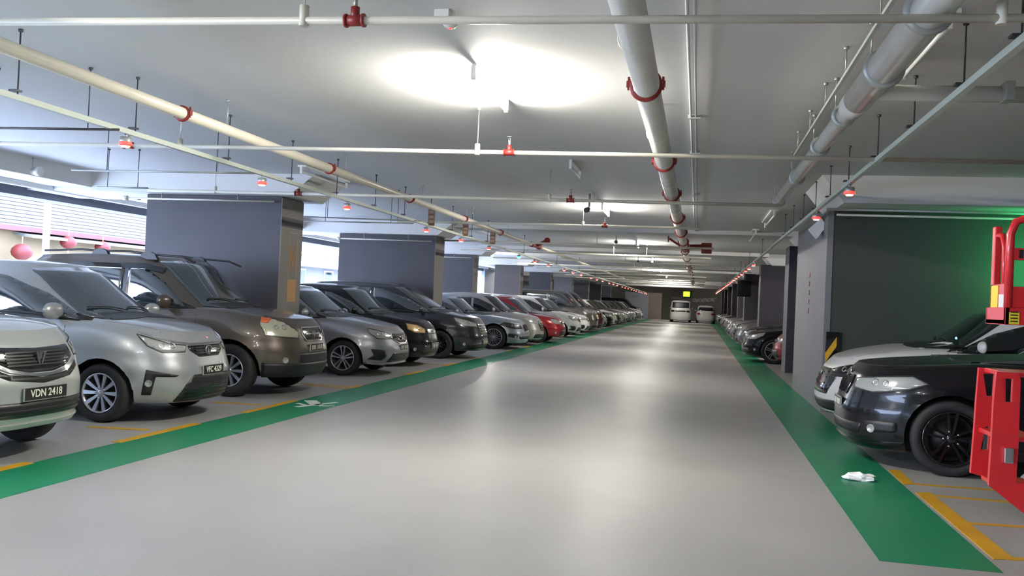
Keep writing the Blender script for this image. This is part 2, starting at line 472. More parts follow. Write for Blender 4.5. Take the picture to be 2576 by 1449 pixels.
def patch(poly,proj,name,m,parent,off=.004,th=.012,grid=.05):
    bm=bmesh.new(); vs=[bm.verts.new((p[0],p[1],0)) for p in poly]
    try: bm.faces.new(vs)
    except ValueError: bm.free(); return None
    for ax in (0,1):
        lo=min(p[ax] for p in poly); hi=max(p[ax] for p in poly); k=int((hi-lo)/grid)
        for i in range(1,k+1):
            co=[0,0,0]; co[ax]=lo+(hi-lo)*i/(k+1); no=[0,0,0]; no[ax]=1
            bmesh.ops.bisect_plane(bm,geom=bm.verts[:]+bm.edges[:]+bm.faces[:],plane_co=co,plane_no=no,dist=1e-5)
    bmesh.ops.triangulate(bm,faces=[f for f in bm.faces if len(f.verts)>4])
    be=[e for e in bm.edges if len(e.link_faces)==1]
    nr={}
    for v in bm.verts:
        h,n=proj(v.co.x,v.co.y); nr[v]=(h,n)
    for v,(h,n) in nr.items(): v.co=h+n*off
    lo={}
    for e in be:
        for v in e.verts:
            if v not in lo: h,n=nr[v]; lo[v]=bm.verts.new(h-n*th)
    for f in bm.faces: f.smooth=True
    for e in be:
        a,b=e.verts
        try: bm.faces.new((a,b,lo[b],lo[a]))
        except ValueError: pass
    bmesh.ops.recalc_face_normals(bm,faces=bm.faces)
    me=bpy.data.meshes.new(name); bm.to_mesh(me); bm.free(); me.materials.append(m)
    return meshobj(name,me,parent)
def ribbon(line,wd,proj,mb,off=.002,step=.05,th=.004):
    """thin raised strip along 2d polyline, added to MB"""
    pts=[]
    for a,b in zip(line,line[1:]):
        a,b=Vector(a),Vector(b); k=max(1,int((b-a).length/step))
        for i in range(k): pts.append(a.lerp(b,i/k))
    pts.append(Vector(line[-1]))
    L=[];R=[]
    for i,p in enumerate(pts):
        t=(pts[min(i+1,len(pts)-1)]-pts[max(i-1,0)]).normalized(); n=Vector((-t.y,t.x))*wd/2
        for lst,q in ((L,p+n),(R,p-n)):
            h,nn=proj(q.x,q.y); lst.append((mb.bm.verts.new(h+nn*off),mb.bm.verts.new(h-nn*th)))
    for i in range(len(pts)-1):
        for q in ((L[i][0],L[i+1][0],R[i+1][0],R[i][0]),(L[i][1],L[i+1][1],L[i+1][0],L[i][0]),(R[i][0],R[i+1][0],R[i+1][1],R[i][1])):
            try: f=mb.bm.faces.new(q); f.material_index=mb.mi
            except ValueError: pass
def make_car(spec,pm,loc,rz,label,cat='car',glass=None,det=2,plate=None,front='saga',group=None,rear=None,**o):
    c=Car(**spec); glass=glass or GLS; 
    root=empty('car',loc,label,cat,rz,group)
    me,lin=c.body(); me.materials.append(pm); me.materials.append(BLK)
    for p in me.polygons: p.use_smooth=True
    body=meshobj('body',me,root)
    for L_n in lin.values(): L_n.build('wheel_arch_liner',BLK,root)
    H=c.H; w=c.w; side_sgs=(-1,1)
    # wheels
    ty,rm=wheel_meshes(c.r,c.rim,c.style)
    for xw in c.xw:
        for sg in side_sgs:
            t=meshobj('wheel',ty,root,(xw,sg*(w-.115),c.r),(0,0,0 if sg>0 else PI))
            meshobj('rim',rm,t)
    # windscreen: polygon in (y,z) front projection
    zc=c.ztop(c.cowl,0); yb=w*(c.gwb-.19); yt=w*(c.gwr-.05)
    zt_=c.fr(c.rf-.02)-.012
    z0=c.fsh(c.cowl-.12)+.015
    ws=[(-yb,z0+.015),(-yb*.6,z0+.03+c.crown*.45),(0,z0+.03+c.crown*.75),(yb*.6,z0+.03+c.crown*.45),(yb,z0+.015),(yt,zt_-.01),(yt*.5,zt_+.018),(0,zt_+.025),(-yt*.5,zt_+.018),(-yt,zt_-.01)]
    patch(rpoly(ws,.05,3),c.P_front,'windscreen',glass,root,off=.009,grid=.06)
    mb=MB(); ribbon([(-yb*.9,z0+.035+c.crown*.15),(0,z0+.02+c.crown*.7),(yb*.9,z0+.035+c.crown*.15)],.05,c.P_front,mb,off=.008); mb.build('cowl_panel',BLK,root)
    if det>=2:
        mb=MB()
        for ya,yb2 in ((-.05,-yb*.82),(.45*yb+.1,-.0)):
            pts=[]
            for k in range(6):
                t=k/5; h,n=c.P_front(ya+(yb2-ya)*t,z0+.05+c.crown*.6+.02*sin(PI*t)+ .03*t); pts.append(h+n*.022)
            mb.tube(pts,.007,6)
        mb.build('wiper',BLK,root)
    # side windows in (x,z)
    beltf=lambda x:c.fsh(x)+.012
    def wx(t,front=True): # x of pillar at greenhouse t
        return c.cowl+(c.rf-c.cowl)*t if front else c.deck+(c.rr-c.deck)*t
    tops=lambda x:c.fr(x)-.115
    ga=getattr(c,'ga',.75)
    for sg in side_sgs:
        pj=c.P_side(sg)
        xa=c.cowl-.30-c.__dict__.get('apil',0); xb=c.rf-.28; 
        mid=c.__dict__.get('bpil',(c.rf+c.rr)/2+.12); xe=c.__dict__.get('cend',c.rr-.10)
        quarter=c.__dict__.get('quarter',None)
        fw=[(xa-.02,beltf(xa)+.006),(xb,tops(xb)),(xb-.25,tops(xb-.25)+.012),(mid+.035,tops(mid)+.005),(mid+.035,beltf(mid))]
        fw=[(xa-.02,beltf(xa)+.006),((xa+xb)/2-.02,(beltf(xa)+tops(xb))/2+.035),(xb-.06,tops(xb)-.01),(xb-.30,tops(xb-.3)+.002),(mid+.035,tops(mid)),(mid+.035,beltf(mid))]
        patch(rpoly(fw,.03,3),pj,'side_window',glass,root,off=.009,grid=.06)
        rw=[(mid-.035,beltf(mid)),(mid-.035,tops(mid)),(xe+.25,tops(xe+.25)),(xe+.05,tops(xe)-.03),(xe-.18,beltf(xe)+.08),(xe-.22,beltf(xe))]
        if quarter: 
            rw=[(mid-.035,beltf(mid)),(mid-.035,tops(mid)),(quarter+.06,tops(quarter)),(quarter+.03,beltf(quarter))]
        patch(rpoly(rw,.03,3),pj,'side_window',glass,root,off=.009,grid=.06)
        if quarter:
            q=[(quarter-.03,beltf(quarter)+.02),(quarter-.01,tops(quarter)-.01),(xe+.05,tops(xe)-.03),(xe-.15,beltf(xe)+.10),(xe-.15,beltf(xe)+.03)]
            patch(rpoly(q,.03,3),pj,'quarter_window',glass,root,off=.009,grid=.06)
        if det>=2:
            mb=MB(); d0=c.xw[0]-c.r-c.arch-.04
            # sail panel / pillar blackout
            ribbon([(mid,beltf(mid)-.0),(mid,tops(mid))],.06,pj,mb,off=.003); mb.build('pillar_trim',BLK,root)
            mb=MB()
            zr=c.zb+.09
            xd0=d0-.02; xd1=mid-.01; xd2=c.xw[1]+c.r+c.arch-.03
            ribbon([(xd0-.03,beltf(xa)-.02),(xd0,zr+.25),(xd0-.03,zr),(xd1,zr),(xd1,beltf(xd1)-.005)],.007,pj,mb,off=.0012)
            ribbon([(xd1,zr),(xd2-.1,zr),(xd2,zr+.28),(xe-.1,beltf(xe)-.01)],.007,pj,mb,off=.0012)
            ribbon([(xa+.02,beltf(xa)-.003),(mid,beltf(mid)-.006),(xe-.2,beltf(xe)-.004)],.014,pj,mb,off=.004)
            mb.build('door_seam',BLK,root)
            mb=MB()
            for xh in (mid+.16,xe+.12):
                h,n=pj(xh,c.fsh(xh)-.14); 
                pts=[h+Vector((.09,sg*.004,0)),h+Vector((.06,sg*.03,0)),h+Vector((-.06,sg*.03,0)),h+Vector((-.09,sg*.004,0))]
                mb.tube(pts,.012,8)
                mb.build('door_handle',o.get('handle',pm),root); mb=MB()
            mb.bm.free()
        # mirror
        xm=xa-.24; hm,n=pj(xm,beltf(xm)+.05)
        mb=MB()
        base=Vector((xm,hm.y,beltf(xm)+.02)); hz=beltf(xm)+.075; ms=c.__dict__.get('ms',1.0)
        mb.mi=1; mb.tube([base+Vector((-.03,-sg*.02,0)),Vector((xm+.0,hm.y+sg*.07,hz-.05))],[.03,.022],8)
        mb.mi=0
        cx_,cy_=xm+.01,hm.y+sg*.145
        seg=14
        rings=[]
        for i in range(9):
            a=PI*i/8; rr_=sin(a)
            rings.append([(cx_+.055*cos(a)*(1 if cos(a)>0 else .5), cy_+ .115*ms*rr_*abs(cos(2*PI*k/seg))**.8*(1 if cos(2*PI*k/seg)>0 else -1), hz+.07*ms*rr_*abs(sin(2*PI*k/seg))**.8*(1 if sin(2*PI*k/seg)>0 else -1)) for k in range(seg)])
        V=[[mb.bm.verts.new(p) for p in rg] for rg in rings[1:-1]]
        for A_,B_ in zip(V,V[1:]):
            for k in range(seg):
                f=mb.bm.faces.new((A_[k],A_[(k+1)%seg],B_[(k+1)%seg],B_[k])); f.smooth=True; f.material_index=0
        f=mb.bm.faces.new(V[0]); f.material_index=0; f.smooth=True
        f=mb.bm.faces.new(V[-1]); f.material_index=2
        mb.build('wing_mirror',[o.get('mirror',pm),BLK,CHR],root)
        # sail triangle
        if det>=2:
            patch([(xa+.13,beltf(xa)+.0),(xa-.13,beltf(xa)+.0),(xa-.10,beltf(xa)+.085)],pj,'mirror_base_trim',BLK,root,off=.006)
    # front fascia, wrap coords (u across, z)
    fr_=FR[front]
    W1=c.P_wrap(1)
    s_=w/.84; hz=c.fsh(-.12)  # hood edge height
    def sc(poly): return [(a*s_,zb_) for a,zb_ in poly]
    fr_(c,root,W1,s_,pm,det,o)
    # plate
    if plate is not None:
        pz=o.get('pz',.50); h,n=c.P_front(0,pz); hx=max(c.P_front(y,pz)[0].x for y in (-.2,0,.2))
        pw=o.get('pw',.44); ph=.11
        mb=MB(); mb.mi=1; mb.box(hx+.004,hx+.016,-pw/2,pw/2,pz-ph/2,pz+ph/2,.002); mb.mi=0; mb.box(hx+.012,hx+.019,-pw/2+.008,pw/2-.008,pz-ph/2+.008,pz+ph/2-.008)
        p_=mb.build('licence_plate',[PLT,PLTG],root)
        if plate:
            tm=textmesh(plate,.105,.001); tm.materials.append(PLTW)
            xs=[v.co.x for v in tm.vertices]; k=(pw*.74)/(max(xs)-min(xs))
            t=meshobj('plate_lettering',tm,p_,(hx+.0205,0,pz),(PI/2,0,PI/2),(k,.80,1))
        else:
            mb=MB()
            y=-.15
            for wd in (.035,.035,.035,0,.03,.03,.03,.03):
                if wd: mb.box(hx+.018,hx+.021,y,y+wd*.45,pz-.03,pz+.03)
                y+=.042
            mb.build('plate_lettering',PLTW,p_)
    # rear: window + lamps
    zc0=c.fsh(c.deck+.1)+.04; zt2=c.fr(c.rr)-.075; yb2=w*(c.gwb-.14); yt2=w*(c.gwr-.03)
    patch(rpoly([(-yb2,zc0+.03),(yb2,zc0+.03),(yt2,zt2-.02),(-yt2,zt2-.02)],.05,3),c.P_rear,'rear_window',glass,root,off=.009,grid=.06)
    if det>=1:
        for sg in side_sgs:
            patch(rpoly([(sg*w*.55,c.fsh(-c.L+.2)-.14),(sg*w*.86,c.fsh(-c.L+.2)-.12),(sg*w*.86,c.fsh(-c.L+.2)-.30),(sg*w*.55,c.fsh(-c.L+.2)-.28)],.03),c.P_rear,'tail_lamp',o.get('tail',REDL),root)
    if rear=='van':
        patch(rpoly([(-w*.5,c.fsh(-c.L+.2)-.14),(w*.5,c.fsh(-c.L+.2)-.14),(w*.5,c.fsh(-c.L+.2)-.27),(-w*.5,c.fsh(-c.L+.2)-.27)],.02),c.P_rear,'chrome_garnish',ALUD,root)
    # seams on the bonnet
    if det>=2:
        mb=MB(); T=c.P_top
        for sg in side_sgs:
            mb=MB(); ribbon([(-.32,sg*w*.62),(-.7,sg*w*.74),(c.cowl-.05,sg*w*.80)],.006,T,mb,off=.001); mb.build('bonnet_seam',BLK,root)
    return root,c
def both(poly,fn):
    for sg in (1,-1): fn([(sg*a,b) for a,b in poly],sg)
def _lamp(c,root,W1,poly,m=None,det=2,inner=True):
    """headlamp with dark surround, lens and reflector pods"""
    for sg in (1,-1):
        pl=[(sg*a,b) for a,b in poly]
        hl=patch(rpoly(pl,.02,3),W1,'headlight',m or LENS,root,off=.005,grid=.04)
        if inner and det>=2 and hl:
            cx_=sum(p[0] for p in pl)/len(pl); cz=sum(p[1] for p in pl)/len(pl)
            for k,dx in enumerate((-.07,.055)):
                h,n=W1(cx_+sg*dx,cz+.004); mb=MB()
                q=n.to_track_quat('Y','Z').to_matrix()
                r0=.033 if k==0 else .026
                mb.lathe([(r0,-.004),(r0+.004,.006),(r0-.006,.006),(r0*.55,-.001),(.001,.003)],'y',seg=18)
                for v in mb.bm.verts: v.co=h+q@v.co
                mb.build('reflector',CHR,hl)
            mb=MB(); lo=min(p[1] for p in pl); 
            n_=len(pl); 
            ribbon([pl[i] for i in range(n_)]+[pl[0]],.010,W1,mb,off=.006); mb.build('lamp_bezel',BLK,hl)
def _fog(c,root,W1,u,z,r,det):
    for sg in (1,-1):
        h,n=W1(sg*u,z); mb=MB(); q=n.to_track_quat('Y','Z').to_matrix()
        mb.lathe([(r,-.02),(r,.012),(r*.85,.014),(r*.7,.004),(.001,.008)],'y',seg=16)
        for v in mb.bm.verts: v.co=h+q@v.co
        mb.build('fog_lamp',LENS,root)
def slats(c,root,parent,W1,u0,u1,z0,z1,n,m,wd=.008):
    mb=MB()
    for k in range(n):
        z=z0+(z1-z0)*(k+.5)/n; ribbon([(-u1,z),(-u0,z),(u0,z),(u1,z)] if u0 else [(-u1,z),(u1,z)],wd,W1,mb,off=.010)
    return mb.build('grille_slats',m,parent)
def emblem(c,root,W1,z,kind,s=1.0,x=None):
    h,n=W1(0,z); mb=MB()
    if kind=='shield':
        X=h.x+.012
        mb.prism([(-.055,.05),(-.03,.045),(-.012,-.02),(-.002,-.055),(-.016,-.05),(-.04,.0)],'x',X,X+.014)
        mb.prism([(.055,.05),(.03,.045),(.012,-.02),(.002,-.055),(.016,-.05),(.04,.0)],'x',X,X+.014)
        mb.prism([(-.02,.05),(.02,.05),(.012,0),(0,-.02),(-.012,0)],'x',X,X+.008)
        for v in mb.bm.verts: v.co.y*=s; v.co.z=z+v.co.z*s
    elif kind=='oval':
        X=h.x+.014
        mb.tube([(X,.055*cos(2*PI*k/20),z+.045*sin(2*PI*k/20)) for k in range(20)],.008,6,closed=True)
        mb.tube([(X,-.02,z-.03),(X,-.005,z+.02),(X,.025,z+.018),(X,.02,z-.005),(X,-.01,z-.008)],.007,6)
    elif kind=='h':
        X=h.x+.014
        for y in (-.022,.022): mb.tube([(X,y*1.15,z+.035),(X,y*.85,z-.035)],.007,6)
        mb.tube([(X,-.022,z),(X,.022,z)],.006,6)
        mb.tube([(X,-.045,z+.045),(X,.045,z+.045),(X,.035,z-.045),(X,-.035,z-.045)],.005,6,closed=True)
    else:
        X=h.x+.01; mb.lathe([(.036*s,0),(.036*s,.012),(.028*s,.014),(.001,.014)],'x',o=(X,0,z),seg=20)
    return mb.build('emblem',CHR,root)
def fr_saga(c,root,W1,s,pm,det,o):
    zh=c.fsh(-.12)+.02
    g=[(-.43*s,zh-.035),(.0,zh-.05),(.43*s,zh-.035),(.46*s,zh-.13),(.30*s,zh-.20),(.12*s,zh-.235),(-.12*s,zh-.235),(-.30*s,zh-.20),(-.46*s,zh-.13)]
    gr=patch(rpoly(g,.02,3),W1,'grille',BLKG,root,off=.003)
    slats(c,root,gr,W1,0,.33*s,zh-.19,zh-.07,5,BLK,.010)
    mb=MB(); ribbon([(-.50*s,zh-.14),(-.32*s,zh-.215),(-.1*s,zh-.255),(.1*s,zh-.255),(.32*s,zh-.215),(.50*s,zh-.14)],.022,W1,mb,off=.012); mb.build('chrome_strip',CHR,root)
    patch([(-.50*s,zh-.17),(-.32*s,zh-.24),(0,zh-.275),(.32*s,zh-.24),(.50*s,zh-.17),(.50*s,zh-.215),(.32*s,zh-.285),(0,zh-.32),(-.32*s,zh-.285),(-.50*s,zh-.215)],W1,'bumper_slot',BLK,root,off=.003)
    emblem(c,root,W1,zh-.125,'shield',1.0)
    _lamp(c,root,W1,[(.50*s,zh-.02),(.98*s,zh+.045),(.92*s,zh-.06),(.78*s,zh-.13),(.52*s,zh-.13)],det=det)
    patch(rpoly([(-.66*s,.485),(.66*s,.485),(.66*s,.40),(.54*s,.365),(-.54*s,.365),(-.66*s,.40)],.03,3),W1,'lower_intake',BLK,root,off=.003)
    slats(c,root,root,W1,0,.55*s,.375,.475,3,BLKG,.012)
    mb=MB(); ribbon([(-.95*s,.325),(-.5*s,.305),(.5*s,.305),(.95*s,.325)],.03,W1,mb,off=.02); mb.build('front_lip',pm,root)
def fr_saga2(c,root,W1,s,pm,det,o):
    zh=c.fsh(-.12)+.02
    g=[(-.34*s,zh-.03),(0,zh-.04),(.34*s,zh-.03),(.36*s,zh-.10),(.14*s,zh-.19),(-.14*s,zh-.19),(-.36*s,zh-.10)]
    gr=patch(rpoly(g,.02,3),W1,'grille',BLKG,root,off=.003); slats(c,root,gr,W1,0,.26*s,zh-.16,zh-.06,3,BLK,.01)
    mb=MB(); ribbon([(-.40*s,zh-.11),(-.15*s,zh-.205),(.15*s,zh-.205),(.40*s,zh-.11)],.02,W1,mb,off=.012); mb.build('chrome_strip',CHR,root)
    emblem(c,root,W1,zh-.11,'shield',.9)
    _lamp(c,root,W1,[(.40*s,zh-.035),(.60*s,zh-.0),(.93*s,zh+.055),(.89*s,zh-.03),(.74*s,zh-.115),(.42*s,zh-.12)],det=det)
    for sg in (1,-1):
        patch(rpoly([(sg*.60*s,.46),(sg*.86*s,.475),(sg*.80*s,.37),(sg*.92*s,.30),(sg*.66*s,.28),(sg*.56*s,.35)],.02,3),W1,'fog_lamp_recess',BLK,root,off=.003)
    patch(rpoly([(-.40*s,.42),(.40*s,.42),(.55*s,.25),(-.55*s,.25)],.02,3),W1,'lower_intake',BLK,root,off=.003)
    slats(c,root,root,W1,0,.4*s,.27,.41,4,ALUD,.010)
    mb=MB(); ribbon([(-.92*s,.245),(-.5*s,.215),(.5*s,.215),(.92*s,.245)],.022,W1,mb,off=.025); mb.build('front_lip',ALU,root)
def fr_bezza(c,root,W1,s,pm,det,o):
    zh=c.fsh(-.12)+.02
    mb=MB(); ribbon([(-.98*s,zh+.08),(-.55*s,zh-.01),(-.30*s,zh-.035),(.30*s,zh-.035),(.55*s,zh-.01),(.98*s,zh+.08)],.016,W1,mb,off=.010); mb.build('chrome_strip',CHR,root)
    g=[(-.36*s,zh-.05),(.36*s,zh-.05),(.34*s,zh-.10),(.20*s,zh-.17),(-.20*s,zh-.17),(-.34*s,zh-.10)]
    gr=patch(rpoly(g,.015,3),W1,'grille',BLKG,root,off=.003); slats(c,root,gr,W1,0,.24*s,zh-.15,zh-.06,3,BLK,.01)
    emblem(c,root,W1,zh-.10,'oval')
    _lamp(c,root,W1,[(.38*s,zh-.045),(.60*s,zh-.03),(.99*s,zh+.065),(.86*s,zh-.05),(.70*s,zh-.115),(.42*s,zh-.11)],det=det)
    for sg in (1,-1):
        patch(rpoly([(sg*.86*s,.56),(sg*.52*s,.50),(sg*.56*s,.485),(sg*.76*s,.49),(sg*.80*s,.30),(sg*.90*s,.30)],.01,3),W1,'fog_lamp_recess',BLK,root,off=.004)
    _fog(c,root,W1,.83*s,.42,.035,det)
    patch(rpoly([(-.34*s,.50),(.34*s,.50),(.44*s,.40),(.56*s,.22),(-.56*s,.22),(-.44*s,.40)],.02,3),W1,'lower_intake',BLK,root,off=.003)
    slats(c,root,root,W1,0,.44*s,.24,.42,4,BLKG,.012)
def fr_suv(c,root,W1,s,pm,det,o):
    zh=c.fsh(-.12)+.02
    mb=MB(); g=[(-.27*s,zh-.035),(.27*s,zh-.035),(.30*s,zh-.12),(.22*s,zh-.21),(-.22*s,zh-.21),(-.30*s,zh-.12)]
    gr=patch(rpoly(g,.03,3),W1,'grille',BLKG,root,off=.003); slats(c,root,gr,W1,0,.20*s,zh-.15,zh-.09,1,CHR,.018)
    ribbon(g+[g[0]],.016,W1,mb,off=.010); mb.build('chrome_surround',CHR,gr)
    emblem(c,root,W1,zh-.125,'h')
    _lamp(c,root,W1,[(.40*s,zh-.17),(.36*s,zh-.09),(.62*s,zh+.05),(.93*s,zh+.11),(.96*s,zh+.02),(.88*s,zh-.14)],m=LENSY,det=det)
    for sg in (1,-1): patch(rpoly([(sg*.80*s,zh+.08),(sg*.95*s,zh+.10),(sg*.95*s,zh+.03),(sg*.86*s,zh+.02)],.01),W1,'indicator',ORG,root,off=.009)
    patch(rpoly([(-.42*s,.60),(.42*s,.60),(.44*s,.43),(-.44*s,.43)],.03,3),W1,'bumper_intake',BLK,root,off=.003)
    patch(rpoly([(-1.0*s,.47),(-.6*s,.46),(.6*s,.46),(1.0*s,.47),(1.0*s,.28),(-1.0*s,.28)],.02,3),W1,'lower_bumper',BLK,root,off=.010)
    _fog(c,root,W1,.62*s,.50,.04,det)
def fr_small(c,root,W1,s,pm,det,o):
    zh=c.fsh(-.12)+.02; lm=o.get('lens',LENS)
    g=[(-.30*s,zh-.05),(.30*s,zh-.05),(.32*s,zh-.10),(.26*s,zh-.15),(-.26*s,zh-.15),(-.32*s,zh-.10)]
    gr=patch(rpoly(g,.02,3),W1,'grille',BLKG,root,off=.003)
    if det>=1: slats(c,root,gr,W1,0,.26*s,zh-.14,zh-.06,3,o.get('bars',CHR),.012); emblem(c,root,W1,zh-.10,'disc')
    _lamp(c,root,W1,[(.36*s,zh-.05),(.58*s,zh+.02),(.90*s,zh+.06),(.86*s,zh-.06),(.70*s,zh-.12),(.40*s,zh-.13)],m=lm,det=det)
    patch(rpoly([(-.46*s,.44),(.46*s,.44),(.52*s,.27),(-.52*s,.27)],.03,3),W1,'lower_intake',BLK,root,off=.003)
    if det>=1: _fog(c,root,W1,.70*s,.36,.035,det)
def fr_mpv(c,root,W1,s,pm,det,o):
    zh=c.fsh(-.12)+.02; lm=o.get('lens',LENS); gz=o.get('gz',.30)
    G=o.get('gs',1.0); g=[(-.36*s*G,zh-.03),(.36*s*G,zh-.03),(.38*s*G,zh-.12),(.30*s*G,zh-gz),(-.30*s*G,zh-gz),(-.38*s*G,zh-.12)]
    gr=patch(rpoly(g,.02,3),W1,'grille',BLKG,root,off=.003); slats(c,root,gr,W1,0,.32*s,zh-gz+.02,zh-.04,4,o.get('bars',CHR),.020)
    if det>=1: emblem(c,root,W1,zh-.10,'disc')
    _lamp(c,root,W1,[(.40*s,zh-.12),(.40*s,zh-.03),(.70*s,zh+.03),(1.05*s,zh+.09),(1.0*s,zh+.0),(.80*s,zh-.10)],m=lm,det=det)
    patch(rpoly([(-.60*s,.38),(.60*s,.38),(.66*s,.25),(-.66*s,.25)],.03,3),W1,'lower_intake',BLK,root,off=.003)
    if det>=1: _fog(c,root,W1,.80*s,.36,.035,det)
def fr_bmw(c,root,W1,s,pm,det,o):
    zh=c.fsh(-.12)+.02
    for sg in (1,-1):
        g=[(sg*.03,zh-.03),(sg*.24*s,zh-.035),(sg*.25*s,zh-.12),(sg*.20*s,zh-.22),(sg*.05,zh-.22)]
        gr=patch(rpoly(g,.03,3),W1,'kidney_grille',BLKG,root,off=.006)
        mb=MB(); ribbon(g+[g[0]],.012,W1,mb,off=.012); mb.build('grille_surround',o.get('bars',BLKG),gr)
        mb=MB()
        for k in range(5): ribbon([(sg*(.06+.035*k)*s,zh-.06),(sg*(.065+.03*k)*s,zh-.20)],.007,W1,mb,off=.012)
        mb.build('grille_bars',o.get('bars',BLKG),gr)
    emblem(c,root,W1,zh+.0,'disc')
    _lamp(c,root,W1,[(.34*s,zh-.14),(.36*s,zh-.05),(.62*s,zh-.02),(1.0*s,zh+.02),(1.13*s,zh-.04),(.98*s,zh-.10),(.66*s,zh-.16)],m=o.get('lens',LENS),det=det)
    patch(rpoly([(-.58*s,.40),(.58*s,.40),(.54*s,.30),(-.54*s,.30)],.03,3),W1,'lower_intake',BLK,root,off=.003)
    for sg in (1,-1): patch(rpoly([(sg*.60*s,.44),(sg*.90*s,.46),(sg*.90*s,.36),(sg*.62*s,.33)],.03,3),W1,'fog_lamp_recess',BLK,root,off=.003)
    _fog(c,root,W1,.68*s,.37,.04,det)
    mb=MB(); ribbon([(-.95*s,.26),(-.5*s,.22),(.5*s,.22),(.95*s,.26)],.02,W1,mb,off=.012); mb.build('front_lip',o.get('lip',pm),root)
FR=dict(saga=fr_saga,saga2=fr_saga2,bezza=fr_bezza,suv=fr_suv,small=fr_small,mpv=fr_mpv,bmw=fr_bmw)
#@@SCENE
# ------------------------------------------------------------------ building shell
ZC=3.30; XL=-11.6; XR=8.6; YB=-12.0; YF=92.0
b=MB(); b.box(XL-.2,XR+.2,YB-.2,YF+.2,-.25,0); floor=struct(b.build('floor',FLOOR))
b=MB(); b.box(XL-.2,XR+.2,YB-.2,YF+.2,ZC,ZC+.3); ceiling=struct(b.build('ceiling',CEIL))
def paintpoly(pts,name,m,z=.004):
    b=MB(); b.prism(pts,'z',.0005,z); return b.build(name,m,floor)
def prect(x0,x1,y0,y1,name,m,z=.004): return paintpoly([(x0,y0),(x1,y0),(x1,y1),(x0,y1)],name,m,z)
prect(-5.03,-4.38,YB+.3,88,'green_walkway',GREEN,.002)
prect(1.10,1.77,5.52,88,'green_walkway',GREEN,.002)
# yellow bay marks on the left: a dash along the strip and a line into the bay
bayL=[(5.15,5.9),(6.95,8.24),(9.20,10.50),(12.3,12.75),(14.9,15.9),(17.3,18.2),(20.0,20.4),(23.2,23.6),(25.6,26.4)]
for y0,y1 in bayL: prect(-5.10,-5.0,y0,y1,'yellow_line',YEL)
def pline(a,bq,wd,name='yellow_line',m=YEL,z=.003):
    a,bq=Vector((a[0],a[1])),Vector((bq[0],bq[1])); t=(bq-a).normalized(); n=Vector((-t.y,t.x))*wd/2
    return paintpoly([tuple(a+n),tuple(a-n),tuple(bq-n),tuple(bq+n)],name,m,z)
for a,q in (((375,1082),(222,1074)),((660,1019),(535,1012)),((880,978),(770,968))):
    A,B_=atz(*a,0),atz(*q,0); pline(A,B_,.085)
for y in (12.5,17.6,20.2,25.9): pline((-5.0,y),(-6.3,y-.1),.08)
# yellow marks on the right
for pts in (((2235,1183),(2262,1183),(2300,1219),(2272,1219)),((2302,1239),(2340,1240),(2553,1408),(2500,1408))):
    paintpoly([tuple(atz(*p,0)[:2]) for p in pts],'yellow_line',YEL)
for a,q,wd in (((2300,1218),(2620,1242),.06),((2335,1246),(2620,1270),.06),((2425,1316),(2640,1330),.06),((2525,1405),(2640,1410),.07)):
    pline(atz(*a,0),atz(*q,0),wd)
# walking figure marking
fig=MB()
def fl(a,q,w0):
    A,B_=atz(*a,0),atz(*q,0); t=(B_-A).normalized(); n=Vector((-t.y,t.x,0))*w0/2
    fig.prism([tuple((A+n)[:2]),tuple((A-n)[:2]),tuple((B_-n)[:2]),tuple((B_+n)[:2])],'z',.003,.0055)
fl((745,1024),(795,1019),.07); fl((795,1019),(848,1013),.06); fl((748,1015),(768,1020),.06); fl((780,1008),(796,1019),.16); fl((808,1022),(842,1022),.05); fl((796,1018),(812,1022),.07)
fig.build('walking_figure_marking',WHT,floor)
# concrete stain and small litter on floor
# drop beams as parts of the ceiling
def beam(x0,x1,y0,y1,z,name='drop_beam'):
    b=MB(); b.box(x0,x1,y0,y1,z,ZC+.01,.012); return b.build(name,CEIL,ceiling)
colY=[13.3,21.5,30.7,39.2,47.6,56.0,64.4,72.8,81.2]
for i,y in enumerate(colY+[5.1,-3.1]):
    xa=-6.55 if i<2 or i>8 else -7.7
    b=MB(); b.prism([(XL,ZC+.01),(XL,2.96),(xa,2.96),(xa+.45,ZC+.01)],'y',y-.25,y+1.05)
    b.build('drop_beam',CEIL,ceiling)
    if y>13:
        b=MB(); b.prism([(1.55 if y<14 else 2.0,ZC+.01),(1.85 if y<14 else 2.35,2.93),(XR,2.93),(XR,ZC+.01)],'y',y-.9 if y<14 else y-.2,y+1.0); b.build('drop_beam',CEIL,ceiling)
beam(-7.7,2.2,66,67.2,2.80)
beam(-7.7,2.2,30.0,30.8,3.18); beam(-7.7,2.2,46,46.8,3.18); beam(-6.6,2.2,21.6,22.4,3.2)
beam(-10.9,-10.2,YB,46,3.02,'edge_rib')
# walls
def wall(name,x0,x1,y0,y1,z0,z1,m): 
    b=MB(); b.box(x0,x1,y0,y1,z0,z1); return struct(b.build(name,m))
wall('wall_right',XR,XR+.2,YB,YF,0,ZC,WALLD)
wall('wall_back',XL,XR,YB-.2,YB,0,ZC,WALLG)
wall('wall_far',XL,XR,YF,YF+.2,0,ZC,mat('far_wall_paint',(.34,.32,.29),.7))
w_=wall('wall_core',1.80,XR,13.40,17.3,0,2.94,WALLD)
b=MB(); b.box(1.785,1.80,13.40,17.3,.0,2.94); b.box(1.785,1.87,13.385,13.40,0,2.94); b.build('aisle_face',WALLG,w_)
wall('wall_left',XL,XL+.2,YB,46,0,.95,WALLG)
wall('wall_left_far',XL,XL+.2,46.0,YF,0,ZC,WALLB)
wall('trim_1',XL-.2,XL+.12,YB,46,2.84,3.12,mat('dark_edge_band',(.10,.11,.14),.6))
wall('trim_2',XL-.2,XL+.3,YB,46,3.12,ZC,mat('edge_slab',(.42,.46,.54),.6))
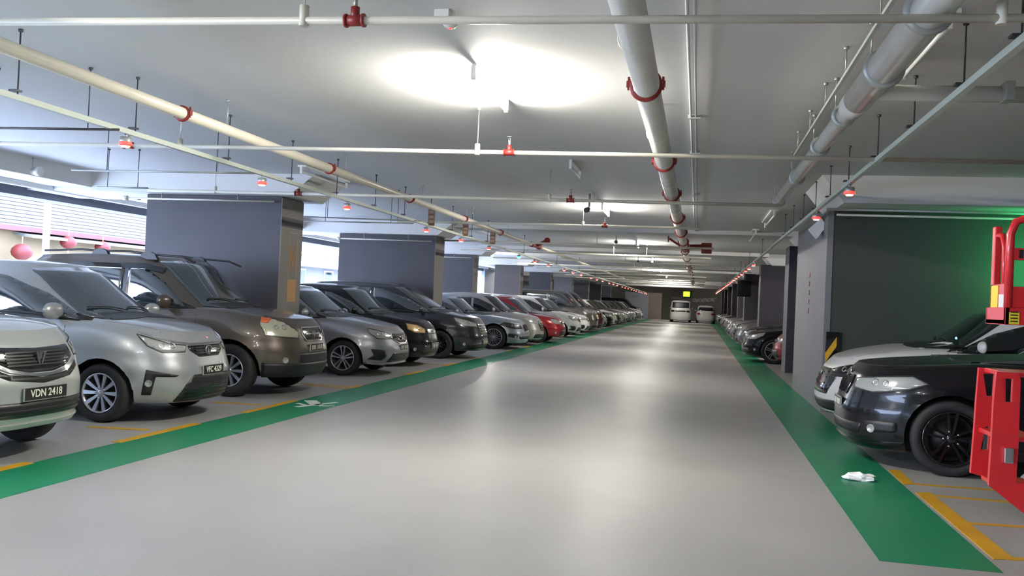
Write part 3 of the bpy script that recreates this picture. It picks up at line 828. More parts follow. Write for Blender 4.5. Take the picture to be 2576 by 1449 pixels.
wall('wall_left_blue',-7.2,-4.9,87.5,87.7,0,2.6,WALLB)
wall('wall_far_panel',-4.9,-3.6,87.6,87.9,0,2.6,mat('panel_beige',(.25,.2,.18),.6))
# columns
def column(x0,x1,y0,y1,label,light_side,M_=False):
    t=empty('column',((x0+x1)/2,(y0+y1)/2,0),label,'column',group='columns along the parking bays')
    cx,cy=(x0+x1)/2,(y0+y1)/2
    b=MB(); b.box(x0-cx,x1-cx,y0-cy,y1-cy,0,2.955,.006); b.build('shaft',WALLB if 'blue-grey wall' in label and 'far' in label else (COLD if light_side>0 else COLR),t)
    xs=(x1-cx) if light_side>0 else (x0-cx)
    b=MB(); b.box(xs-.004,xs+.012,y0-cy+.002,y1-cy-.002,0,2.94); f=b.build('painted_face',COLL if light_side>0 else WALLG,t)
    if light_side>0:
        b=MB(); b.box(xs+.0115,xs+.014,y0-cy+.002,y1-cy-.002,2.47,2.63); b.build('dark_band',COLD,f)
    if M_:
        X=xs+.012; yc=0.06
        OR=mat('dull_orange_paint',(.36,.20,.09),.6); 
        b=MB(); w=.16
        for q in ((yc-w,yc-w+.02,1.6,2.40),(yc+w-.02,yc+w,1.6,2.40),(yc-w,yc+w,2.38,2.40)): b.box(X-.001,X+.003,*q)
        b.build('sign_frame',mat('pale_sign_paint',(.36,.31,.24),.6),t)
        b=MB(); hw=.13; z0,z1=1.74,2.20; s=.05
        b.prism([(yc-hw,z0),(yc-hw,z1),(yc-hw+s,z1),(yc,z0+.18),(yc+hw-s,z1),(yc+hw,z1),(yc+hw,z0),(yc+hw-s,z0),(yc+hw-s,z1-.2),(yc,z0),(yc-hw+s,z1-.2),(yc-hw+s,z0)],'x',X-.001,X+.004)
        b.build('letter_m',OR,t)
        b=MB(); b.box(X-.001,X+.004,yc-w,yc+w,1.22,1.60); b.build('orange_panel',mat('orange_panel_paint',(.50,.28,.11),.6),t)
    return t
nfar=5
names=['dark grey column with a big letter M sign, nearest on the left','dark grey column second from the camera on the left, behind the dark people carrier','third dark grey column on the left, behind the pale blue coupe','fourth dark grey column on the left, beside the bright opening','fifth dark grey column on the left, before the blue-grey wall']
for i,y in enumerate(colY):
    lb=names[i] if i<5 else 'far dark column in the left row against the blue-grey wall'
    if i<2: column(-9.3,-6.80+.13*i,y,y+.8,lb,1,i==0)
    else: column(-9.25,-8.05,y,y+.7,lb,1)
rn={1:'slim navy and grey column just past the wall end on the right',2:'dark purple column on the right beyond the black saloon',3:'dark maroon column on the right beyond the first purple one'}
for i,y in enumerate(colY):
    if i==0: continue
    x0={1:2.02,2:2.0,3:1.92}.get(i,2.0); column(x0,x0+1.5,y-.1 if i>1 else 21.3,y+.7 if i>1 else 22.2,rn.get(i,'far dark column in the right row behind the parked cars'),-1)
# hazard board on the wall corner
t=empty('hazard_board',(1.90,13.35,0),'black and yellow striped corner guard on the wall end behind the white bonnet','corner guard')
b=MB(); b.box(-.09,.10,-.035,.0,.62,1.17,.004); b.build('backing',BLKG,t)
b=MB(); b.prism([(-.09,.72),(-.09,.86),(.06,1.10),(.06,.96)],'y',-.040,-.034); b.build('yellow_stripe',mat('hazard_yellow',(.72,.38,.02),.4),t)
# small sign on core wall aisle face
t=empty('bay_letter_sign',(1.775,15.3,0),'faint vertical red lettering sign on the lavender wall face','sign')
b=MB()
for k in range(5): b.box(-.004,.01,-.10+.02*(k%2),.10-.03*(k%2),1.42+.15*k,1.50+.15*k)
b.build('lettering',mat('faded_red_lettering',(.28,.16,.17),.6),t)
# ------------------------------------------------------------------ outside
OUTW=mat('white_render',(.14,.135,.13),.7); SHUT=mat('white_shutter',(.078,.074,.073),.5); CRM=mat('cream_render',(.16,.115,.058),.7); REDB=mat('pink_red_band',(.10,.022,.022),.6); LANT=mat('red_lantern_cloth',(.10,.005,.004),.6)
b=MB(); b.box(-60,XL-.3,-40,130,-.4,-.2); struct(b.build('ground_outside',mat('pale_concrete',(.55,.55,.55),.8)))
t=empty('shop_building',(-24,28,0),'cream shop building with white louvred awning and red band outside the opening','building')
b=MB(); b.box(-5,0,-26,16,-.2,3.3); b.build('wall',CRM,t)
b=MB()
for k in range(12): b.prism([(.0+.03*k,4.75-.13*k),(.12+.03*k,4.70-.13*k),(.12+.03*k,4.60-.13*k),(.0+.03*k,4.62-.13*k)],'y',-26,16)
b.box(-5,.02,-26,16,3.2,4.75); b.build('louvred_awning',SHUT,t)
b=MB(); b.box(.1,.5,-26,16,3.05,3.22); b.build('red_band',REDB,t)
b=MB(); b.prism([(.0,3.05),(.75,2.93),(.75,2.84),(.0,2.92)],'y',-1.2,16); b.build('lower_canopy',OUTW,t)
b=MB(); b.box(-5,.2,-26,16,4.75,7.5); b.build('upper_wall',OUTW,t)
for i,q in enumerate(((55,634),(172,610),(258,622))):
    p=atx(*q,-23.4); lb=['wide red lantern at the left edge of the shop wall','red lantern under the canopy beside the white post','red lantern under the canopy nearest the dark column'][i]
    t=empty('lantern',p,lb,'lantern',group='red lanterns on the shop front')
    b=MB(); R0=.30 if i else .36; b.lathe([(.03,R0*.8),(R0*.5,R0*.7),(R0*.9,R0*.35),(R0,0),(R0*.9,-R0*.35),(R0*.5,-R0*.7),(.03,-R0*.8)],'z',seg=20); b.build('shade',LANT,t)
    b=MB(); b.tube([(0,0,R0*.8),(0,0,R0*.8+.25)],.015,6); b.tube([(0,0,-R0*.8),(0,0,-R0*.8-.2)],.03,6); b.build('cord_and_tassel',mat('gold_cord',(.7,.5,.1),.5),t)
p=atx(118,560,-16); t=empty('lamp_post',(-16,p.y,-.2),'white post standing outside in front of the shop awning','post')
b=MB(); b.tube([(0,0,0),(0,0,3.9)],.085,12); b.tube([(0,0,3.7),(-.5,.3,4.2)],.03,8); b.build('post',OUTW,t)
t=empty('white_building',(-24,56,0),'bright white building seen through the gap past the M column','building')
b=MB(); b.box(-6,0,-9,14,-.2,7); b.build('wall',OUTW,t)
for k in range(4):
    for z in (1.3,3.6):
        b=MB(); b.box(-.02,.06,-7+k*4.2,-5.6+k*4.2,z,z+1.4); f=b.build('window',mat('outside_window_frame',(.5,.5,.52),.4),t)
        b=MB(); b.box(.05,.075,-6.9+k*4.2,-5.7+k*4.2,z+.1,z+1.3); b.build('pane',GLSD,f)
b=MB(); b.prism([(0,3.2),(1.1,2.9),(1.1,2.8),(0,3.0)],'y',-9,14); b.build('canopy',mat('grey_canopy',(.3,.36,.38),.6),t)
# ------------------------------------------------------------------ ceiling services
def pipe_thing(name,pts,r,m,label,cat='pipe',group=None,seg=16):
    p0=Vector(pts[0]); t=empty(name,p0,label,cat,group=group)
    b=MB(); b.tube([Vector(p)-p0 for p in pts],r,seg); b.build('pipe',m,t); return t,p0
def rod(t,o,p,zt=ZC,m=ROD,r=.005,name='hanger_rod'):
    b=MB(); b.tube([p-o,Vector((p.x,p.y,zt))-o],r,6); b.tube([Vector((p.x,p.y,zt-.02))-o,Vector((p.x,p.y,zt))-o],.018,8); return b.build(name,m,t)
def clamp(t,o,x,y,z,r,ax='y',m=REDP,ears=True):
    b=MB(); R=r*1.09
    b.lathe([(r*.98,-.02),(R+.012,-.022),(R+.018,-.008),(R+.018,.008),(R+.012,.022),(r*.98,.02)],ax,o=Vector((x,y,z))-o,seg=24,cap=False)
    if ears:
        for sg in (-1,1):
            c=Vector((x,y,z))-o+(Vector((sg*(R+.02),0,0)) if ax=='y' else Vector((0,sg*(R+.02),0)))
            b.box(c.x-.016,c.x+.016,c.y-.018,c.y+.018,c.z-.016,c.z+.03,.003); b.tube([c+Vector((0,0,-.035)),c+Vector((0,0,.06))],.009,8)
    return b.build('grooved_clamp',m,t)
# central fire main
t,o=pipe_thing('fire_main_pipe',[(-.43,1.0,3.03),(-.45,23.4,3.03)],.095,PIPEG,'thick cream pipe with red clamps running down the middle of the ceiling',seg=28)
for y in (6.35,9.75,12.6,16.0,19.2,22.0): clamp(t,o,-.44,y,3.03,.095)
for y in (5.2,8.1,11.3,14.5,18.0): 
    b=MB(); b.lathe([(.097,-.006),(.101,0),(.097,.006)],'y',o=Vector((-.44,y,3.03))-o,seg=24,cap=False); b.build('strap',PIPE,t); rod(t,o,Vector((-.44,y,3.12)))
t2,o2=pipe_thing('fire_main_pipe',[(-.45,24.4,3.03),(-.5,65.8,3.03)],.085,PIPEG,'thinner far length of the central pipe beyond the red valve')
for y in range(26,65,4): clamp(t2,o2,-.46,y,3.03,.085)
# red valve assembly
t=empty('valve_assembly',(-.42,23.9,3.03),'dark red valve set joining the central pipe far down the aisle','valve')
b=MB(); b.lathe([(.085,-.5),(.12,-.48),(.12,-.42),(.10,-.4),(.10,.4),(.12,.42),(.12,.48),(.085,.5)],'y',seg=20); b.build('valve_body',REDP,t)
b=MB(); b.tube([(0,0,0),(.55,0,.02),(.62,0,-.02)],.07,12); b.box(.42,.70,-.1,.1,-.16,.12,.02); b.build('actuator_box',REDP,t)
b=MB(); b.tube([(-.1,-.1,0),(-.30,-.15,.12),(-.42,-.15,.20)],.03,8); b.lathe([(.001,-.02),(.10,-.015),(.10,.015),(.001,.02)],'x',o=(-.45,-.15,.2),seg=16); b.build('hand_wheel',REDP,t)
# left pipe
t,o=pipe_thing('sprinkler_main_pipe',[(-4.66,1.5,3.0),(-4.70,24.2,3.0)],.052,PIPE,'cream pipe with red clamps running along the left of the aisle',seg=20)
for y in (7.15,10.4,13.6,17.0,20.3): clamp(t,o,-4.67-.0015*y,y,3.0,.052)
for y in (7.9,10.9,14.2,17.6,21): rod(t,o,Vector((-4.67,y,3.05)),m=GALV)
t,o=pipe_thing('sprinkler_main_pipe',[(-4.70,25.6,3.0),(-4.72,65.8,3.0)],.045,PIPE,'far length of the cream left pipe past the dark red tee')
for y in range(30,65,6): clamp(t,o,-4.7,y,3.0,.045,m=PIPE,ears=False)
t=empty('pipe_tee_valve',(-4.70,24.9,3.0),'dark red tee valve set on the left pipe halfway down the aisle','valve')
b=MB(); b.lathe([(.05,-.7),(.075,-.68),(.075,-.5),(.06,-.45),(.06,.45),(.075,.5),(.075,.68),(.05,.7)],'y',seg=16); b.tube([(0,0,0),(.35,-.2,.12)],.05,10); b.build('tee_body',REDP,t)
b=MB(); b.lathe([(.001,-.015),(.09,-.012),(.09,.012),(.001,.015)],'y',o=(.38,-.22,.14),seg=16); b.build('hand_wheel',REDP,t)
# right pipe with reducer
t,o=pipe_thing('drain_pipe',[(1.10,2.0,3.0),(1.07,6.7,3.0)],.10,PIPEG,'thick grey pipe at the upper right with ring hangers',seg=28)
for y in (4.75,5.85): clamp(t,o,1.08,y,3.0,.10,m=GALV,ears=False); rod(t,o,Vector((1.0,y,3.06)),m=GALV)
t,o=pipe_thing('drain_pipe',[(1.07,6.72,3.0),(1.06,6.95,3.0),(1.06,7.1,3.0),(1.04,13.1,3.0)],[.10,.095,.068,.068],PIPEG,'narrower grey pipe continuing along the right of the ceiling',seg=24)
for y in (7.25,8.6,10.6,12.9): clamp(t,o,1.05,y,3.0,.068,m=GALV,ears=False); rod(t,o,Vector((.99,y,3.04)),m=GALV)
A,B_=atz(2240,232,3.0),atz(2640,240,3.0)
t,o=pipe_thing('branch_drain_pipe',[(1.10,A.y,3.0),(B_.x,B_.y,3.0)],.055,PIPEG,'pale branch pipe leading right from the thick right pipe',seg=20)
p=atz(2535,232,3.0); b=MB(); b.box(p.x-.03-o.x,p.x+.03-o.x,p.y-.065-o.y,p.y+.065-o.y,-.065,.065,.006); b.build('bracket',GALV,t)
# slim steel channel beside right pipe
t=empty('steel_channel',(.93,4.0,3.10),'thin galvanised channel running just beside the thick right pipe','cable channel')
b=MB(); b.box(-.012,.012,0,6.0,-.012,.012); b.build('channel',GALV,t)
for y in (1.2,2.4,3.4,4.4,5.4): rod(t,Vector((.93,4.0,3.10)),Vector((.93,4+y,3.11)),m=GALV)
# ceiling conduit
t=empty('ceiling_conduit',(-.14,0,3.28),'slim twin conduit fixed to the ceiling beside the thick central pipe','conduit')
b=MB(); b.tube([(0,1,0),(-.03,22,0)],.011,8); b.tube([(.045,1,0),(.015,22,0)],.011,8); b.build('conduit',CEIL,t)
for y in (4.6,8.6,10.6,14.6): b=MB(); b.box(-.04,.08,y-.02,y+.02,-.02,.018); b.build('saddle',GALV,t)
# cross sprinkler pipes
lbl=['cream cross pipe nearest the camera at the top of the picture','second cream cross pipe from the camera','third cream cross pipe, passing in front of the M column top','fourth cream cross pipe, brightly lit']
ZP=2.87
segs=[((-60,55.2),(2640,45.5)),((-60,359),(2640,409)),((372,478),(1962,517)),((1000,556),(1760,575))]
prng=[]
for i,(a,q) in enumerate(segs):
    A,B_=atz(*a,ZP),atz(*q,ZP); prng.append((A,B_))
    t,o=pipe_thing('cross_pipe',[A,B_],.021 if i<2 else .024,PIPE,lbl[i],group=None)
    for k,px in enumerate({0:(762,2515),1:(503,1203),2:(606,1375),3:(1463,)}[i]):
        u=(atz(px,(a[1]+q[1])/2,ZP).x-A.x)/(B_.x-A.x); P=A.lerp(B_,u)
        rod(t,o,P,m=GALV,r=.005); b=MB(); b.tube([P-o+Vector((0,0,-.03)),P-o+Vector((0,0,.08))],.026,10); b.build('hanger_clip',PIPE,t)
fy=[22.2,26.6,31.0,35.4,39.8,44.2,48.6,53,58,63]
for i,y in enumerate(fy):
    lb='cream cross pipe meeting the red valve far down the aisle' if i==0 else 'far cream cross pipe across the aisle ceiling'
    t,o=pipe_thing('cross_pipe',[(-7.4,y,2.9),(.3 if i!=3 else 1.6,y+.05,2.9)],.026,PIPE,lb,group=None if i==0 else 'far cross pipes under the ceiling')
    for x in (-2.6,-1.6): rod(t,o,Vector((x,y+.02,2.92)),m=PIPE,r=.012)
# red sprinkler tees on cross pipes
def tee(px,i,label,s=1.0,wheel=False):
    A,B_=prng[i]; u=(atz(px,(segs[i][0][1]+segs[i][1][1])/2,ZP).x-A.x)/(B_.x-A.x); P=A.lerp(B_,u)
    t=empty('red_pipe_tee',P,label,'pipe fitting')
    b=MB(); b.tube([(-.052*s,0,0),(.052*s,0,0)],.030*s,14); b.tube([(-.055*s,0,0),(-.042*s,0,0)],.036*s,14); b.tube([(.042*s,0,0),(.055*s,0,0)],.036*s,14); b.tube([(0,0,0),(0,0,.07*s)],.024*s,12); b.build('tee_body',REDP,t)
    b=MB(); b.tube([(0,0,.07*s),(0,0,.12*s)],.012*s,8); b.tube([(-.012*s,0,.11*s),(-.004,0,.15*s)],.003,6); b.tube([(.012*s,0,.11*s),(.004,0,.15*s)],.003,6); b.lathe([(.001,.15*s),(.026*s,.152*s),(.026*s,.157*s),(.001,.16*s)],'z',seg=12); b.build('sprinkler_head',GALV,t)
tee(891,0,'red tee with upright sprinkler head on the nearest cross pipe')
tee(1281,1,'red tee on the second cross pipe, left of the central pipe')
tee(386,1,'red tee at the far left on the second cross pipe')
tee(1427,2,'red tee on the third cross pipe, above the aisle'); tee(787,2,'red tee on the third cross pipe beside the M column'); tee(1517,3,'small red tee on the fourth cross pipe')
# lamps
def batten(x,y,label,lit=True,L=1.22,z=ZC,group=None,rz=0,w=.036,tm=None):
    t=empty('batten_light',(x,y,z),label,'ceiling light',rz=rz,group=group)
    b=MB(); b.box(-w/2,w/2,-L/2,L/2,-.03,0,.004); 
    for s in (-1,1): b.box(-.018,.018,s*L/2-.02,s*L/2+.02,-.13,-.02,.003)
    b.build('housing',LAMPW,t)
    b=MB(); b.tube([(0,-L/2+.03,-.105),(0,L/2-.03,-.105)],.016,10); b.build('tube',(tm or TUBE) if lit else TUBEOFF,t)
    return t
LY=[7.3,16.9,26.6,36.3,46,55.7,65.4,75,84]
LL=['lit fluorescent batten nearest the camera, glowing on the ceiling','second lit fluorescent batten down the aisle, beside the camera','third lit fluorescent batten down the aisle']
for i,y in enumerate(LY): batten(-1.78-.006*y+(.04 if i else 0),y,LL[i] if i<3 else 'far lit fluorescent batten over the aisle',group=None if i<3 else 'far aisle lights',tm=TUBE if i==0 else TUBEF)
batten(-1.75,-2.4,'lit fluorescent batten behind the camera',tm=TUBEB)
batten(-1.70,-8.0,'extra lit batten added unseen behind the camera',tm=TUBEB)  # unseen batten added to brighten the foreground floor
batten(-5.6,1.6,'extra lit batten added out of view over the left bays')  # also added out of view, for more light on the near floor
for y in (35.4,50): batten(-8.6,y,'lit batten over the far left bays',rz=0,group='lights over the far left bays')
for y in (26.5,43): batten(5.4,y,'lit batten over the far right bays',group='lights over the far right bays')
for (a,q,lb) in (((2275,185),(2382,72),'unlit white batten beside the thick right pipe'),((1878,612),(1912,578),'unlit white batten far right of the aisle'),((1922,570),(1952,540),'unlit white batten right of the aisle, nearer one'),((765,432),(865,470),'unlit white batten hidden behind the left pipe'),((1178,578),(1235,598),'unlit white batten behind the left pipe further down')):
    A,B_=atz(*a,3.2),atz(*q,3.2); C_=(A+B_)/2; batten(C_.x,C_.y,lb,False,L=max(1.2,min(2.4,(B_-A).length)),z=ZC,w=.14)
A=atz(1448,418,3.28); batten(A.x,A.y,'small dark unlit batten over the middle of the aisle',False,L=.9)
# detector box and red led
p=atz(1115,34,3.28); t=empty('ceiling_box',p,'small grey junction box on the ceiling above the nearest cross pipe','junction box')
b=MB(); b.box(-.05,.05,-.04,.04,-.03,.02,.004); b.build('box',LAMPW,t)
p=atz(1133,63,3.26); t=empty('ceiling_detector',p,'small ceiling detector glowing red near the nearest light','detector')
b=MB(); b.lathe([(.05,.04),(.05,.0),(.03,-.02),(.001,-.02)],'z',seg=20); b.build('housing',LAMPW,t)
b=MB(); b.lathe([(.012,-.019),(.012,-.026),(.001,-.028)],'z',seg=12); b.build('red_led',LITRED,t)
# cctv
p=atz(1482,528,3.0); t=empty('security_camera',(p.x,p.y,3.0),'black security camera hanging from the ceiling over the aisle','camera')
b=MB(); b.tube([(0,0,.30),(0,0,.05)],.02,8); b.box(-.05,.05,-.05,.05,.27,.30); b.build('mount',GALV,t)
b=MB(); b.tube([(-.03,.12,.02),(-.03,-.14,-.02)],.045,14); b.build('camera_body',BLK,t)
b=MB(); b.tube([(-.03,-.135,-.02),(-.03,-.150,-.022)],.032,14); b.build('lens',GLSD,t)
for (q,z,lb) in (((1550,608),3.05,'small black camera under the ceiling further down the aisle'),((1605,658),3.05,'tiny black camera far down the aisle')):
    p=atz(*q,z); t=empty('security_camera',p,lb,'camera'); b=MB(); b.tube([(0,0,.25),(0,0,.0)],.015,8); b.build('mount',GALV,t); b=MB(); b.tube([(0,.1,0),(0,-.1,-.01)],.045,10); b.build('camera_body',BLK,t)
# indicator rails
def zsens(y,left): return (2.80-.0027*(y-2) if y<22.45 else 2.745-.00276*(y-22.5))-.106+.03
def rail(x,y0,y1,z0,z1,label,rods):
    t=empty('cable_trunking',(x,y0,z0),label,'cable trunking'); 
    b=MB(); d=Vector((0,y1-y0,z1-z0)); w=.022
    P=[(-w,0,-w),(w,0,-w),(w,0,w),(-w,0,w)]
    A=[b.bm.verts.new(p) for p in P]; B2=[b.bm.verts.new(Vector(p)+d) for p in P]
    b.bm.faces.new(A); b.bm.faces.new(B2)
    for k in range(4): b.bm.faces.new((A[k],A[(k+1)%4],B2[(k+1)%4],B2[k]))
    b.build('channel',TRUNK,t)
    for y in rods:
        z=z0+(z1-z0)*(y-y0)/(y1-y0); rod(t,Vector((x,y0,z0)),Vector((x+.02,y,z+.02)),r=.006)
        b=MB(); b.box(-.035,.035,y-y0-.03,y-y0+.03,z-z0+.04,z-z0+.055); b.build('hanger_bracket',ROD,t)
rail(-5.07,2.0,22.4,2.80,2.745,'pale green trunking carrying the red bay lights along the left bays',[4.2,5.6,7.0,8.6,10.1,11.5,13.0,14.4,15.9,17.4,19,20.5])
rail(-5.07,22.5,86,2.745,2.57,'far trunking carrying the red bay lights on the left',list(range(25,84,6)))
rail(1.54,2.0,20.4,2.86,2.86,'grey trunking carrying the red bay lights along the right bays',[4.9,5.9,7.2,8.6,10.2,11.6,13,14.5,16,17.5])
rail(1.56,20.5,86,2.86,2.86,'far trunking carrying the red bay lights on the right',list(range(24,84,6)))
def sensor(x,y,z,label,m=LITRED,group=None):
    t=empty('bay_indicator_light',(x,y,z),label,'indicator light',group=group)
    b=MB(); b.lathe([(.05,.055),(.052,.01),(.046,.0)],'z',seg=20); b.tube([(0,0,.05),(0,0,.085)],.012,8); b.build('housing',GALV,t)
    b=MB(); b.lathe([(.050,.012),(.058,.0),(.056,-.018),(.040,-.026)],'z',seg=20); b.mi=1; b.lathe([(.040,-.026),(.034,-.036),(.001,-.038)],'z',seg=20); b.build('lens',[m,COREDR if m is LITRED else COREGR],t)
LS=[6.9,9.4,11.94,15.74,18.2,20.76,24.4,26.9,29.4,33,35.4,37.9,41.5,44,46.6,50.2,52.7,55.2]
base=58.8
while base<88: LS+= [base,base+2.5,base+5.0]; base+=8.4
ordn=['nearest','second','third','fourth','fifth','sixth','','eighth','ninth']
for i,y in enumerate(LS):
    if y>88: continue
    if i==6: sensor(-5.07,y,zsens(y,1)-.03,'bay light on the left trunking glowing green, the only green one',LITGRN)
    elif i<9: sensor(-5.07,y,zsens(y,1)-.03,'red bay light on the left trunking, %s from the camera'%ordn[i])
    else: sensor(-5.07,y,zsens(y,1)-.03,'small red bay light in the far string along the left bays',group='far red lights on the left')
RS=[9.98,12.72,26.9,29.33,31.4,34.4,36.8,39.3,42,44.3,46.6,49.5,52,54.4,57.6,60,62.5,66,68.5,71,74,76.5,79,82,84.5]
for i,y in enumerate(RS): sensor(1.54,y,2.754,['red bay light on the right trunking, nearest the camera','second red bay light on the right trunking, near the wall corner'][i] if i<2 else 'small red bay light in the far string along the right bays',group=None if i<2 else 'far red lights on the right')
# cross conduits over left bays
cl=[((0,322),(300,326)),((180,428),(640,436)),((245,470),(372,473)),((765,545),(1060,556)),((765,556),(1040,562))]
for i,(a,q) in enumerate(cl):
    A,B_=atz(*a,2.76),atz(*q,2.76)
    if a[0]==0: A=A+(A-B_)*.3
    lb=['dark thin conduit at the far left reaching the first red light','thin grey conduit reaching the second red light','short thin conduit left of the M column','thin conduit over the gap right of the M column, upper one','thin conduit over the gap right of the M column, lower one'][i]
    t=empty('thin_conduit',A,lb,'conduit'); b=MB(); b.tube([(0,0,0),B_-A],.011,8); b.build('conduit',ROD if i==0 else GALV,t)
    for k in (.2,.8): P=A.lerp(B_,k); rod(t,A,P,r=.005)
for (x0,x1,y,z,lb) in ((-9.6,-6.9,13.12,2.86,'thin pipe across the top of the M column face'),(-9.2,-6.7,21.2,2.80,'thin white pipe with end cap across the second column face'),(-9.9,-7.9,29.7,2.80,'thin white pipe with end cap across the third column face')):
    t,o=pipe_thing('thin_pipe',[(x0,y,z),(x1,y+.1,z)],.016,PIPE,lb); b=MB(); b.tube([(-.03,0,0),(.05,0,0)],.04,10); b.build('end_cap',PIPE,t)
    for x in (x0+.7,x1-.6): rod(t,o,Vector((x,y,z)),zt=2.96,m=GALV)
A,B_=atz(2085,527,2.86),atz(2600,541,2.86)
t,o=pipe_thing('thin_pipe',[(1.86,13.1,2.84),(6.5,13.15,2.84)],.016,PIPE,'thin pale pipe across the top of the dark right wall')
t,o=pipe_thing('thin_pipe',[(1.7,12.95,2.90),(6.5,13.0,2.90)],.02,GALV,'grey pipe just above the thin one at the dark right wall')
t=empty('speaker_horn',(1.72,13.9,2.72),'pale wedge shaped speaker at the wall corner below the beam','speaker')
b=MB(); b.prism([(-.14,-.02),(.02,.14),(.10,.02),(-.02,-.16)],'y',-.12,.12); b.build('speaker_body',LAMPW,t)
# cable ladder by left edge (slab edge hangers)
t=empty('edge_cable_tray',(-11.0,0,2.98),'pale pipe and tray running beneath the left slab edge','cable tray')
b=MB(); b.tube([(0,4,0),(0,45,0)],.05,12); b.build('pipe',LAMPW,t)
for y in range(9,44,2): rod(t,Vector((-11,0,2.98)),Vector((-11,y+.3*(y%3),3.0)),r=.008)
for (q,lb) in (((95,431),'cream pipe end cap at the far left under the slab edge'),((345,494),'cream pipe end cap left of the M column under the slab edge')):
    p=atx(*q,-10.1); t=empty('pipe_end_cap',p,lb,'pipe fitting'); b=MB(); b.tube([(-.25,0,0),(.02,0,0)],.055,14); b.tube([(-.03,0,0),(.05,0,0)],.07,14); b.build('cap',LAMPW,t); rod(t,p,p+Vector((-.1,0,.04)),m=GALV)
# hanging bay signs
for (px,py,y,lb) in ((1076,552,15.74,'first hanging orange bay board behind a red light on the left'),(1164,582,18.2,'second hanging orange bay board on the left'),(1236,604,20.76,'third hanging orange bay board on the left')):
    t=empty('hanging_board',(-5.0,y+.06,2.80),lb,'sign'); b=MB(); b.box(-.065,.065,-.006,.006,-.05,.28,.003); b.build('board',mat('board_orange_brown',(.24,.13,.075),.5),t)
    b=MB()
    for k in range(3): b.box(-.045,.045,-.009,-.0055,.0+.09*k,.05+.09*k)
    b.build('faded_symbols',mat('board_pale',(.40,.27,.17),.5),t); rod(t,Vector((-5.0,y+.06,2.80)),Vector((-5.0,y+.06,3.07)),m=GALV)
# hanging dark screen on the right
t=empty('hanging_screen',(1.85,38.5,0),'black hanging sign box above the far right cars','sign')
b=MB(); b.box(-.28,.28,-.08,.08,1.95,2.65,.01); b.build('screen',BLKG,t); b=MB(); b.tube([(0,0,2.65),(0,0,ZC)],.03,8); b.build('pole',GALV,t)
# exit signs
p=aty(1728,740,70); t=empty('exit_sign',p,'glowing yellow-green exit box hanging at the end of the aisle','exit sign')
b=MB(); b.box(-.30,.38,-.05,.05,-.24,.24,.01); b.build('box',BLK,t); b=MB(); b.box(-.27,.22,-.062,-.05,-.19,.19); b.build('lit_face',EXITG,t); b=MB(); b.tube([(0,0,.24),(0,0,ZC-p.z)],.02,8); b.build('stem',GALV,t)
t=empty('exit_sign',(4.75,12.45,2.15),'green emergency sign box beyond the right edge above the bays','exit sign')
b=MB(); b.box(-.30,.30,-.04,.04,-.12,.12,.01); b.build('box',LAMPW,t); b=MB(); b.box(-.27,.27,.04,.052,-.10,.10); b.build('lit_face',EXITL,t); b=MB(); b.tube([(0,0,.12),(0,0,ZC-2.15)],.015,8); b.build('stem',GALV,t)
# white script on the far wall
t=empty('wall_script',(0,YF-.03,0),'white handwriting style lettering high on the far wall','sign')
pts=[]; A=aty(1742,755,YF-.05); B_=aty(1800,748,YF-.05)
for k in range(60):
    u=k/59; pts.append(Vector((A.x+(B_.x-A.x)*u+.12*sin(k*1.3),-.02,A.z+(B_.z-A.z)*u*.3+.16*sin(k*.9)*(1 if k%13 else 2)))) 
b=MB(); b.tube(pts,.07,6); b.build('lettering',mat('white_lettering',(.8,.8,.78),.5),t)
p=aty(1702,750,YF-.05); b=MB(); b.box(p.x-.55,p.x+.55,YF-.06,YF-.01,p.z-.10,p.z+.10); o=b.build('wall_plate',mat('pale_plate',(.55,.53,.48),.5)); tag(o,'pale strip sign on the far wall above the white van','sign')
# crumpled paper
p=atz(2170,1209,0); t=MB(); 
random.seed(3)
bmesh.ops.create_icosphere(t.bm,subdivisions=3,radius=1)
for v in t.bm.verts:
    n=v.co.normalized(); r=1+.28*sin(5*n.x+2*n.y)*cos(4*n.z)+.14*random.uniform(-1,1); v.co=Vector((n.x*r*.10-(.045 if n.x<-.5 else 0),n.y*r*.06,max(0,n.z*r*.042+.02)))
o=t.build('crumpled_tissue',PAPER); o.location=(p.x,p.y,.003); tag(o,'crumpled white tissue lying on the right green strip','litter')
# ------------------------------------------------------------------ scissor lift
def at6(px,py): return aty(px,py,6.3)
t=empty('scissor_lift',(2.6,6.7,0),'red scissor lift with railed platform parked at the right edge','scissor lift')
O=Vector((2.6,6.7,0))
def L_(p): return p-O
# ladder side plates (planes facing the camera), with trapezoid openings
def plate(y,outer_px,holes_px,name):
    """outer polygon split in bands around holes"""
    o=[(L_(aty(px,py,y)).x,aty(px,py,y).z) for px,py in outer_px]
    b=MB()
    # build by strips: left edge x0.., outer as quad list
    return o,b
def plate_px(y,rects,name,th=.035):
    b=MB()
    for poly in rects:
        pts=[(aty(px,py,y).x-O.x,aty(px,py,y).z) for px,py in poly]
        b.prism(pts,'y',y-O.y,y-O.y+th)
    return b.build(name,LIFTR,t)
YN,YFp=6.20,6.62
near=[[(2508,935),(2562,938),(2568,955),(2506,950)],[(2506,950),(2520,951),(2526,1012),(2500,1010)],[(2549,953),(2568,955),(2566,1014),(2546,1012)],
 [(2500,1010),(2566,1014),(2562,1130),(2494,1120)],[(2494,1120),(2562,1130),(2556,1215),(2488,1210)],[(2488,1210),(2556,1215),(2640,1222),(2640,1322),(2576,1292),(2488,1222)]]
plate_px(YN,near,'ladder_side_plate')
